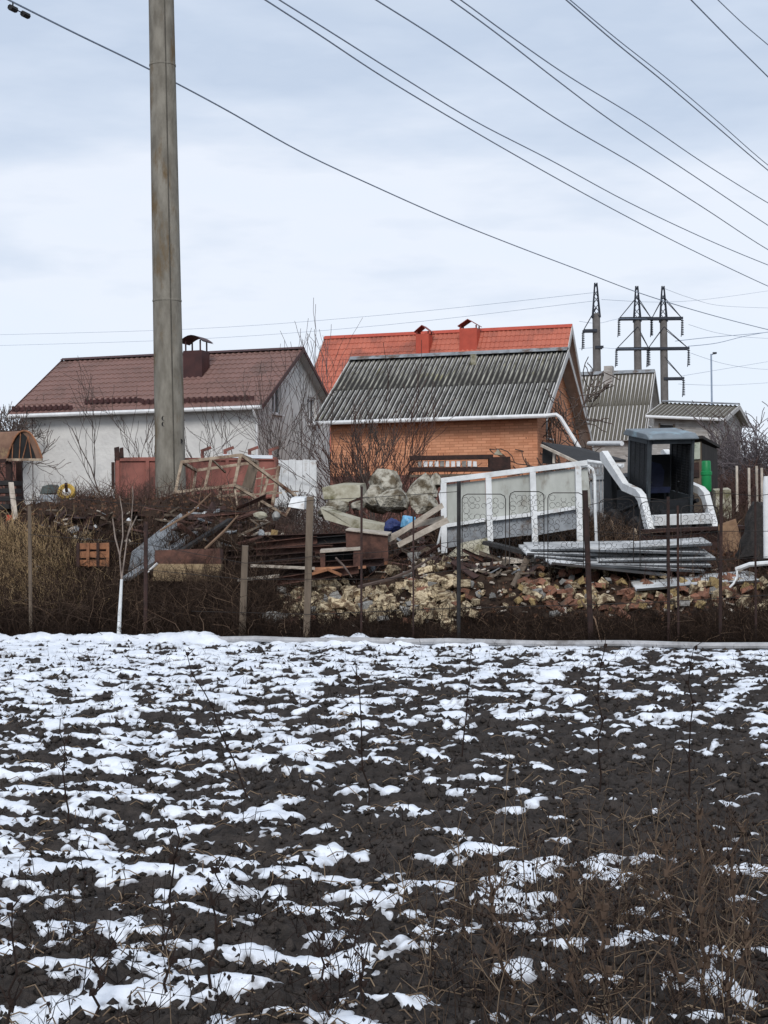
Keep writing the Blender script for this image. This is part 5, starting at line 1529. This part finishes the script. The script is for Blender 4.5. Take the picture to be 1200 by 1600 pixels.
heap('brick_rubble', 'heap of mixed broken bricks and stones below the corrugated sheets', [(880, 905, 36, 14), (930, 920, 60, 16), (820, 935, 50, 10), (1000, 935, 60, 13), (1090, 935, 60, 12), (900, 940, 80, 10), (1150, 920, 30, 8)],
     [('rubble_stone', 3), ('limestone_block', 1.4), ('brick', 3.4), ('ochre_stone', 2.2), ('grey_stone', 1.2)], 230, 42, .045, .13)
for i, (px, py, r_, mt, lab) in enumerate([(430, 975, (.28, .2, .16), 'grey', 'pale crumpled lump in the brush left of the wooden post'), (455, 983, (.22, .2, .14), 'rust', 'reddish rusty lump left of the wooden post'), (640, 825, (.05, .05, .05), 'grey', 'tiny pale lump by the sacks'), (925, 893, (.14, .12, .17), 'yellow', 'ochre lump behind the rusty fence pipe'), (520, 908, (.13, .13, .15), 'stone', 'upright cream block at the top of the limestone heap')]):
    blob('lump', M[mt], gp(px, py) + Vector((0, 0, r_[2] * .5)), r_, 560 + i, label=lab, cat='lump', sub=2, rough=.5)

# --- fence along the field
fn = thing('wire_fence', 'patchwork wire fence of rusty pipes, wooden posts and old bed springs along the field', 'fence', (0, Yf(0), 0), 0)
def fpost(px0, py0, px1, py1, r, mat, lab, sides=8, sq=False):
    base = at(px1, py1, 22)
    # put the post on the fence line
    for _ in range(6):
        base = at(px1, py1, Yf(base.x) + .12)
    Y = base.y
    top = at(px0, py0, Y)
    low = Vector((base.x, Y, min(base.z, tz(base.x, Y)) - .15))
    m_ = MB()
    if sq: m_.beam(low, top, r * 2, r * 2, up=(0, 1, 0), jit=.008)
    else: m_.tube([low, low.lerp(top, .5), top], r, sides)
    return m_.build('post', M[mat], fn, world=True, label=lab)
fpost(46, 790, 48, 965, .027, 'wood', 'thin grey wooden post at the left')
fpost(228, 815, 226, 900, .03, 'darkrust', 'short rusty post left of the grey sheet')
fpost(383, 853, 377, 985, .046, 'wood', 'short weathered wooden post', sq=True)
fpost(485, 776, 478, 992, .048, 'wood', 'tall tan wooden post', sq=True)
fpost(565, 760, 563, 905, .016, 'darkrust', 'thin rusty rod')
fpost(646, 800, 645, 970, .012, 'darkrust', 'thin rusty rod before the limestone heap')
fpost(717, 752, 716, 975, .027, 'black', 'black steel post before the white gate')
fpost(914, 766, 924, 975, .037, 'darkrust', 'leaning rusty brown pipe')
fpost(1044, 776, 1044, 950, .02, 'darkrust', 'thin dark post before the loader')
fpost(1059, 790, 1059, 950, .016, 'darkrust', 'thin dark rod beside the loader post')
fpost(1127, 752, 1124, 955, .022, 'darkrust', 'thin rusty post before the dark shed')
fpost(1180, 760, 1180, 955, .014, 'darkrust', 'thin rusty rod at the right')
def fy(px): 
    x = at(px, 800, 21.5).x
    for _ in range(4): x = at(px, 800, Yf(x) + .05).x
    return Yf(x) + .05
def strand(pts, r=.0042, mat='wired', nm='wire'):
    m_ = MB(); m_.tube([at(px, py, fy(px)) for px, py in pts], r, 4); return m_.build(nm, M[mat], fn, world=True)
strand([(-20, 745 + 30), (46, 782), (130, 780), (226, 790), (380, 800), (485, 782), (600, 776), (717, 768)])
strand([(46, 835), (226, 850), (383, 880), (485, 870), (600, 862), (717, 845)])
strand([(226, 890), (380, 905), (485, 905), (600, 905), (717, 890), (800, 885), (920, 880), (1044, 880), (1200, 870)])
strand([(300, 955), (485, 960), (717, 950), (920, 945), (1044, 940), (1200, 930)], .005)
strand([(917, 790), (980, 775), (1044, 782), (1127, 770), (1180, 775), (1220, 770)])
strand([(920, 830), (1044, 838), (1127, 830), (1220, 830)], .004)
def spring_panel(xa, xb, ya, yb, seed):
    rg = random.Random(seed)
    Yp = fy((xa + xb) / 2) + .03
    fr = MB()
    rc = 8
    pts = [(xa, yb), (xa, ya + rc), (xa + 2, ya + 3), (xa + rc, ya), (xb - rc, ya), (xb - 2, ya + 3), (xb, ya + rc), (xb, yb)]
    fr.tube([at(px, py, Yp) for px, py in pts], .0065, 5)
    fo = fr.build('spring_panel', M['wired'], fn, world=True)
    sp = MB()
    nx, ny = int((xb - xa) / 9), int((yb - ya) / 9)
    for i in range(nx):
        for j in range(ny):
            if rg.random() < .12: continue
            cx_, cy_ = xa + 6 + i * 9 + rg.uniform(-1.5, 1.5), ya + 9 + j * 9 + rg.uniform(-1.5, 1.5)
            rr0 = rg.uniform(3.2, 5.0)
            a0 = rg.uniform(0, 6.28)
            arc_ = rg.uniform(4.2, 6.3)
            sp.tube([at(cx_ + rr0 * math.cos(a0 + arc_ * q / 7), cy_ + rr0 * math.sin(a0 + arc_ * q / 7), Yp + rg.uniform(-.03, .03)) for q in range(8)], .0030, 3, cap=False)
    s_ = sp.build('springs', M['wired'], fo, world=False)
    mw = parent_world(fo).inverted()
    for v in s_.data.vertices: v.co = mw @ v.co
    s_['kind'] = 'stuff'
for i, (xa, xb, ya, yb) in enumerate(((722, 790, 772, 880), (796, 850, 768, 884), (856, 912, 770, 886), (936, 990, 780, 880), (1000, 1042, 784, 890), (1064, 1122, 790, 890))):
    spring_panel(xa, xb, ya, yb, 700 + i)
# whitewashed sapling
M['palebark'] = pm('pale_bark', lin((150, 136, 126)), lin((108, 96, 88)), 8, .9, .2)
ws = thing('young_tree', 'young forked tree with a whitewashed trunk at the edge of the snow', 'young tree', field_pt(186, 1006))
Yw = min(ws.location.y, 22.9); 
ws.location = Vector((at(186, 1006, 23.0).x, 23.0, at(186, 1006, 23.0).z))
m_ = MB(); m_.tube([at(185, 1010, 23), at(187, 960, 23), at(190, 905, 23)], [.034, .027, .02], 8); m_.build('trunk', M['wornwhite'], ws, world=True, smooth=True)
for pts in ([(190, 905), (187, 870), (192, 838), (191, 800), (187, 775)], [(190, 905), (195, 868), (199, 838), (205, 815), (208, 775), (207, 760)], [(188, 870), (180, 840), (176, 810)], [(199, 838), (203, 828), (214, 806)]):
    m_ = MB(); m_.tube([at(px, py, 23) for px, py in pts], [.012 - .0016 * i for i in range(len(pts))], 6); m_.build('branch', M['palebark'], ws, world=True, smooth=True)
# pale kerb strip between field and bank
kb = [at(px, py, fy(px) - .28) for px, py in ((330, 1021), (400, 1020), (480, 1022), (560, 1021), (630, 1022), (700, 1022), (840, 1023), (980, 1024), (1100, 1025), (1260, 1025))]
tag(MB().tube([Vector((p.x, p.y, .062 + .018 * (i % 2))) for i, p in enumerate(kb)], .042, 8).build('concrete_pipe', pm('pale_pipe', lin((178, 178, 180)), lin((150, 150, 152)), 6, .9, .3, c3=lin((92, 86, 82)), c3s=1.0, c3t=.58), smooth=True), 'pale narrow pipe lying along the edge of the field', 'pipe')

# ------------------------------------------------------------------ brush, grass, weeds (nobody could count them)
def proj(x, y, z):
    d = CR.transposed() @ Vector((x, y, z - CAMZ))
    return 600 + F * d.x / -d.z, 800 - F * d.y / -d.z
CRT = np.array(CR.transposed())
def projn(x, y, z):
    P_ = np.stack([x, y, z - CAMZ], -1) @ CRT.T
    return 600 + F * P_[:, 0] / -P_[:, 2], 800 - F * P_[:, 1] / -P_[:, 2]
def brush(name, label, n, xr, dr, hr, rad, mat, seed, bend=.35, k=5, mask=None, curl=.1, sides=3, zoff=-.03, hmul=None, field=False):
    g = np.random.default_rng(seed)
    x = g.uniform(*xr, n); d = g.uniform(*dr, n)
    if field:
        y = d; z = soil_h(x, y)
    else:
        y = Yf(x) + d; z = terr(x, y)
    if mask is not None:
        px, py = projn(x, y, z)
        keep = g.random(n) < mask(px, py, x, d)
        x, y, z, d = x[keep], y[keep], z[keep], d[keep]
    n = len(x)
    h = g.uniform(*hr, n) * (hmul(x, d) if hmul else 1)
    th = g.uniform(0, 2 * math.pi, n); bd = g.normal(0, bend, n)
    t = np.linspace(0, 1, k)
    P_ = np.zeros((n, k, 3))
    P_[:, :, 0] = x[:, None] + (h * bd * np.cos(th))[:, None] * t ** 1.6 + g.normal(0, curl, (n, k)) * h[:, None] * t
    P_[:, :, 1] = y[:, None] + (h * bd * np.sin(th))[:, None] * t ** 1.6 + g.normal(0, curl, (n, k)) * h[:, None] * t
    lean = np.sqrt(np.clip(1 - np.minimum(np.abs(bd), .95)[:, None] * t ** 1.5 * .6, .2, 1))
    P_[:, :, 2] = z[:, None] + zoff + h[:, None] * t * lean
    R_ = (g.uniform(.6, 1.3, n) * rad)[:, None] * (1 - .75 * t)[None, :]
    return tag(link(name, stems_mesh(name, P_, R_, M[mat], sides)), label, None, None, 'stuff'), P_
def rub(px, py):          # where rubble shows through
    a = np.exp(-(((px - 610) / 130) ** 4 + ((py - 945) / 42) ** 4))
    b = np.exp(-(((px - 950) / 215) ** 4 + ((py - 925) / 36) ** 4))
    c = np.exp(-(((px - 760) / 60) ** 4 + ((py - 900) / 45) ** 4))
    return np.clip(a + b + c, 0, 1)
mk = lambda px, py, x, d: np.clip(1 - .93 * rub(px, py - 25) - .6 * rub(px, py), .02, 1) * np.where(px > 430, np.where(d > 1.6, .25, 1), np.clip(1.2 - d * .16, .1, 1))
hm = lambda x, d: np.where(at(600, 800, 22).x < x, .72, 1.0) * np.where(x > -1.6, .68, 1.0)
brush('dry_brush', 'dark brown dry brush and brambles grown through the fence', 16000, (-6.6, 6.0), (.02, 3.6), (.25, .72), .0060, 'brushd', 901, .5, 6, mk, .09, hmul=hm)
brush('dry_brush', 'brown dry stems mixed through the dark brush', 7500, (-6.6, 6.0), (.0, 3.4), (.3, .85), .0056, 'brush', 902, .45, 6, mk, .10, hmul=hm)
brush('dry_brush', 'pale dry stalks standing out of the dark brush', 520, (-6.6, 6.0), (.1, 3.0), (.4, .9), .0058, 'brushl', 903, .35, 6, mk, .06, hmul=hm)
mt_ = lambda px, py, x, d: np.where((px > 540) & (px < 980), .10, np.where(px > 980, .5, .9))
brush('dry_brush', 'reddish twigs on top of the junk heap', 3600, (-6.6, 6.5), (2.2, 9.5), (.15, .6), .0060, 'bark2', 917, .7, 5, mt_, .12)
brush('dry_brush', 'scattered twigs on top of the junk heap', 2600, (-6.6, 6.5), (3.2, 9.5), (.15, .5), .0055, 'brush', 904, .7, 5, mt_, .12)
brush('dry_brush', 'pale twigs on top of the junk heap', 320, (-6.6, 6.5), (3.0, 9), (.25, .8), .0058, 'brushl', 905, .45, 5, mt_, .08)
brush('brambles', 'arching bramble canes tangled in the fence', 900, (-6.6, 6.0), (.0, 2.2), (.5, 1.0), .0085, 'brush', 914, 1.1, 8, mk, .10, hmul=hm)
brush('brambles', 'pale arching canes tangled in the fence', 420, (-6.6, 6.0), (-.1, 2.4), (.4, 1.0), .0065, 'brushl', 915, .9, 8, mk, .10, hmul=hm)
brush('dry_brush', 'dense dark low brush along the foot of the bank', 9000, (-6.6, 6.0), (-.10, .9), (.10, .42), .0065, 'brushd', 916, .7, 5, None, .12)
gmask = lambda px, py, x, d: np.exp(-((px - 25) / 85.0) ** 2) * np.exp(-(((py - 905) / 60) ** 4))
brush('dry_grass', 'tall straw coloured dry grass at the left end of the bank', 9000, (-7.2, -3.6), (.8, 5.2), (.25, .65), .0065, 'straw', 906, .5, 5, gmask, .06)
gm2 = lambda px, py, x, d: np.exp(-((px - 45) / 85.0) ** 2) * np.exp(-(((py - 925) / 36) ** 2)) + .5 * np.exp(-((px - 105) / 30.0) ** 2 - ((py - 900) / 30) ** 2)
brush('winter_grass', 'olive green grass low among the straw at the left', 5200, (-7.2, -3.4), (.4, 4.0), (.12, .32), .0055, 'green', 907, .6, 4, gm2, .06)
rmask = lambda px, py, x, d: (px > 1105) * .8 * ((d > 9.5) | (px > 1195))
brush('dry_brush', 'brown brush covering the right slope behind the yard', 7000, (4.6, 9.5), (5, 22), (.4, 1.1), .011, 'brush', 908, .4, 5, rmask, .12)
brush('dry_brush', 'reddish twigs covering the right slope', 3000, (4.6, 9.5), (5, 24), (.5, 1.4), .009, 'bark2', 909, .35, 5, rmask, .12)
brush('dry_grass', 'straw tinted stems on the right slope', 900, (4.4, 7.5), (8.5, 13), (.3, .7), .010, 'straw', 910, .4, 5, rmask, .1)
brush('dry_brush', 'low brown growth behind the yard before the houses', 4200, (-9, 9.5), (10, 24), (.3, .95), .011, 'bark', 911, .45, 5, None, .12)
brush('dry_brush', 'tangled dry brush behind the lower half of the white gate', 1500, (.9, 4.2), (5.6, 9.2), (.3, .75), .006, 'brushl', 912, .5, 5, None, .12)
brush('dry_brush', 'dark dry brush behind the white gate', 2600, (.9, 4.2), (5.6, 9.6), (.3, .8), .007, 'brushd', 913, .5, 5, None, .12)
# leaf litter flakes on the bank
g = np.random.default_rng(77)
n = 14000
x = g.uniform(-7, 7, n); d = g.uniform(.1, 9, n) ** 1.0; y = Yf(x) + d; z = terr(x, y) + .012
c = np.stack([x, y, z], -1)
a_ = g.normal(0, 1, (n, 3)); a_ /= np.linalg.norm(a_, axis=1, keepdims=True)
b_ = np.cross(a_, g.normal(0, 1, (n, 3))); b_ /= np.linalg.norm(b_, axis=1, keepdims=True)
s_ = g.uniform(.015, .055, n)[:, None]
V = np.stack([c - a_ * s_, c - b_ * s_ * .6, c + a_ * s_, c + b_ * s_ * .6], 1).reshape(-1, 3)
tag(link('leaf_litter', np_mesh('leaf_litter', V, np.arange(n * 4).reshape(n, 4), pm('dead_leaves', lin((104, 74, 56)), lin((70, 50, 40)), 1.1, .95, 0, c3=lin((140, 112, 86)), c3s=2.3, c3t=.6))), 'dead leaves and crumbs scattered over the bank', kind='stuff')

# ------------------------------------------------------------------ weeds in the field
def tall_weed(x0, y0, x1, y1, label, r=.0048, mat='weedd', seed=0, twigs=7):
    rg = random.Random(seed)
    b = field_pt(x1, y1)
    Y = b.y
    t = at(x0, y0, Y)
    root = thing('weed_stalk', label, 'weed', b, 0, 'tall dark weed stalks in the field')
    pts = []
    for i in range(9):
        q = b.lerp(t, i / 8)
        pts.append(q + Vector((rg.gauss(0, .012), rg.gauss(0, .012), 0)) * (0 if i in (0,) else 1))
    m_ = MB(); m_.tube(pts, [r * (1.2 - .09 * i) for i in range(9)], 4); m_.build('stem', M[mat], root, world=True)
    m_ = MB()
    for i in range(twigs):
        q = pts[rg.randint(2, 8)]
        m_.tube([q, q + Vector((rg.uniform(-.06, .06), rg.uniform(-.04, .04), rg.uniform(.02, .08)))], [r * .7, r * .4], 3)
        if rg.random() < .6: m_.box(q + Vector((rg.uniform(-.015, .015), 0, rg.uniform(-.01, .02))), (.016, .014, .02), None, .004)
    o = m_.build('twigs', M[mat], root, world=True); o['kind'] = 'stuff'
for i, (x0, y0, x1, y1, lab) in enumerate([
    (291, 1025, 386, 1262, 'tall dark weed leaning left, second from the left edge of the snow'), (555, 1030, 576, 1252, 'tall dark upright weed near the middle of the field'), (737, 1015, 722, 1185, 'dark weed stalk below the black steel post'),
    (941, 1012, 937, 1250, 'tall dark weed stalk below the rusty pipe'), (1079, 1012, 1076, 1250, 'tall dark weed stalk in the right part of the field'), (92, 1122, 106, 1300, 'dark weed stalk in the snow at the left'),
    (268, 1310, 266, 1570, 'dark weed stalk in the lower left snow'), (340, 1365, 330, 1560, 'thin forked weed in the lower left'), (18, 1420, 12, 1610, 'thin weed stalk by the lower left corner'), (150, 1440, 146, 1590, 'short dark weed stalk in the lower left snow patch'),
    (488, 1455, 520, 1600, 'leaning dark weed near the bottom centre left'), (560, 1420, 562, 1590, 'thin dark weed near the bottom centre')]):
    tall_weed(x0, y0, x1, y1, lab, seed=40 + i)
for i, (x0, y0, x1, y1, lab) in enumerate([
    (1094, 1275, 1100, 1580, 'tallest pale brown weed at the lower right'), (1040, 1330, 1050, 1590, 'pale brown weed left of the tallest one'), (940, 1400, 950, 1600, 'brown weed stalk in the lower right tangle'), (1150, 1300, 1140, 1560, 'pale brown weed near the right edge'),
    (885, 1370, 900, 1590, 'thin brown weed right of the bottom centre'), (760, 1345, 800, 1580, 'brown forked weed leaning left right of the centre'), (1185, 1420, 1130, 1600, 'pale stalk leaning right in the lower right corner')]):
    tall_weed(x0, y0, x1, y1, lab, r=.0056, mat='weed', seed=70 + i, twigs=14)
fm = lambda px, py, x, d: np.clip((px - 560) / 350, .03, 1) * np.clip((py - 1270) / 210, 0, 1)
def with_twigs(name, label, n, xr, dr, hr, rad, mat, seed, mask, nt=4, bend=.3):
    o, P_ = brush(name, label, n, xr, dr, hr, rad, mat, seed, bend, 6, mask, .045, field=True)
    g = np.random.default_rng(seed + 1)
    m_ = len(P_)
    Q = []
    for q in range(nt):
        i = g.integers(1, 5, m_)
        b = P_[np.arange(m_), i]
        dirv = g.normal(0, 1, (m_, 3)) * np.array([.06, .06, .03]) + np.array([0, 0, .05])
        Q.append(np.stack([b, b + dirv * .5, b + dirv + g.normal(0, .008, (m_, 3))], 1))
    Q = np.concatenate(Q)
    if name == 'dry_weeds' and nt > 1:
        tips = np.concatenate([P_[:, -1], Q[g.random(len(Q)) < .35][:, -1]])
        oc_ = np.array([(1, 0, 0), (-1, 0, 0), (0, 1, 0), (0, -1, 0), (0, 0, 1.5), (0, 0, -1.5)], float)
        V_ = oc_[None] * g.uniform(.003, .008, (len(tips), 1, 1)) * g.uniform(.6, 1.3, (len(tips), 6, 1)) + tips[:, None, :]
        ft_ = np.array([(0, 2, 4), (2, 1, 4), (1, 3, 4), (3, 0, 4), (2, 0, 5), (1, 2, 5), (3, 1, 5), (0, 3, 5)])
        tag(link('seed_heads', np_mesh('seed_heads', V_.reshape(-1, 3), (ft_[None] + (np.arange(len(tips)) * 6)[:, None, None]).reshape(-1, 3), M['weedd'])), 'dark seed heads on the ' + label, kind='stuff')
    tag(link(name, stems_mesh(name, Q, np.tile(np.array([rad * .7, rad * .5, rad * .3]), (len(Q), 1)), M[mat])), 'side twigs of the ' + label, kind='stuff')
with_twigs('dry_weeds', 'brown dry weeds in the lower right foreground', 1250, (-1.2, 2.4), (4.6, 8.4), (.10, .46), .0026, 'weed', 920, fm, 5, .5)
with_twigs('dry_weeds', 'pale dry weed stems in the lower right foreground', 300, (-1.0, 2.4), (4.6, 8.6), (.2, .62), .0030, 'weedp', 923, fm, 5, .22)
with_twigs('dry_weeds', 'dark dry weeds in the foreground', 1300, (-2.2, 2.4), (4.6, 8.6), (.08, .34), .0026, 'weedd', 921, lambda px, py, x, d: np.clip((py - 1330) / 230, 0, 1) * np.where(px < 330, .5, .55))
with_twigs('dry_weeds', 'sparse dark stubble over the field', 1500, (-5.5, 5.0), (6, 21), (.04, .16), .0035, 'weedd', 922, None, 1)

g = np.random.default_rng(99)
n = 16000
y = 3.6 * (21.6 / 3.6) ** g.uniform(0, 1, n) ; x = g.uniform(-1, 1, n) * (.28 * y + .3)
y = y * Yf(x) / 21.75
z = soil_h(x, y) + .004
oc = np.array([(1, 0, 0), (-1, 0, 0), (0, 1, 0), (0, -1, 0), (0, 0, 1), (0, 0, -1)], float)
s_ = (g.uniform(.010, .034, n) * (.75 + .012 * y))[:, None, None]
V = oc[None] * s_ * g.uniform(.55, 1.4, (n, 6, 1)) + g.normal(0, .25, (n, 6, 3)) * s_ + np.stack([x, y, z], -1)[:, None, :]
ft = np.array([(0, 2, 4), (2, 1, 4), (1, 3, 4), (3, 0, 4), (2, 0, 5), (1, 2, 5), (3, 1, 5), (0, 3, 5)])
tag(link('soil_clods', np_mesh('soil_clods', V.reshape(-1, 3), (ft[None] + (np.arange(n) * 6)[:, None, None]).reshape(-1, 3), M['soil'])), 'crumbs and clods of ploughed black soil', kind='stuff')

def litter(name, label, mat, n, areas, smin, smax, flat, seed):
    g = random.Random(seed)
    m_ = MB()
    for _ in range(n):
        ar = g.choice(areas)
        q = gp(g.uniform(ar[0], ar[2]), g.uniform(ar[1], ar[3]))
        L = g.uniform(smin, smax)
        Rm = Euler((g.gauss(0, .35), g.gauss(0, .35), g.uniform(0, 6.3))).to_matrix()
        m_.box(q + Vector((0, 0, .03)), (L, L * g.uniform(*flat), g.uniform(.01, .03)), Rm, L * .04)
    tag(m_.build(name, M[mat]), label, kind='stuff')
AR = [(40, 800, 230, 850), (300, 790, 480, 850), (350, 850, 600, 900), (430, 800, 520, 840), (620, 840, 720, 890), (720, 870, 900, 900), (250, 800, 420, 880)]
litter('junk_litter', 'splinters of wood strewn over the junk heap', 'wood', 150, AR, .10, .5, (.08, .25), 1)
litter('junk_litter', 'rusty scraps strewn over the junk heap', 'darkrust', 200, AR, .08, .5, (.1, .6), 2)
litter('junk_litter', 'pale scraps strewn over the junk heap', 'pwood', 110, AR, .05, .2, (.2, .8), 3)
litter('junk_litter', 'grey metal scraps strewn over the junk heap', 'galv', 70, AR, .08, .3, (.2, .7), 4)
litter('junk_litter', 'broken lumps and scraps lying between the rubble stones', 'pwood', 140, [(430, 900, 720, 985), (740, 890, 1180, 970)], .03, .12, (.3, .9), 5)

litter('junk_litter', 'long rusty bars and laths strewn over the junk heap', 'rust', 60, AR, .5, 1.2, (.03, .06), 6)
litter('junk_litter', 'long grey laths strewn over the junk heap', 'wood', 40, AR, .5, 1.1, (.03, .07), 7)
# straw bits lying on the field
g = np.random.default_rng(123)
n = 1500
y = 4.0 * (21 / 4.0) ** g.uniform(0, 1, n); x = g.uniform(-1, 1, n) * (.28 * y + .2)
th = g.uniform(0, 6.28, n); L = g.uniform(.03, .12, n)
z = soil_h(x, y) + .025
x2, y2 = x + L * np.cos(th), y + L * np.sin(th)
xm, ym = (x + x2) / 2 + g.normal(0, .008, n), (y + y2) / 2
Pm = np.stack([np.stack([x, y, z], -1), np.stack([xm, ym, z + .02], -1), np.stack([x2, y2, soil_h(x2, y2) + .03], -1)], 1)
tag(link('straw_bits', stems_mesh('straw_bits', Pm, np.full((n, 3), .003), M['weedp'])), 'bits of straw lying on the soil', kind='stuff')
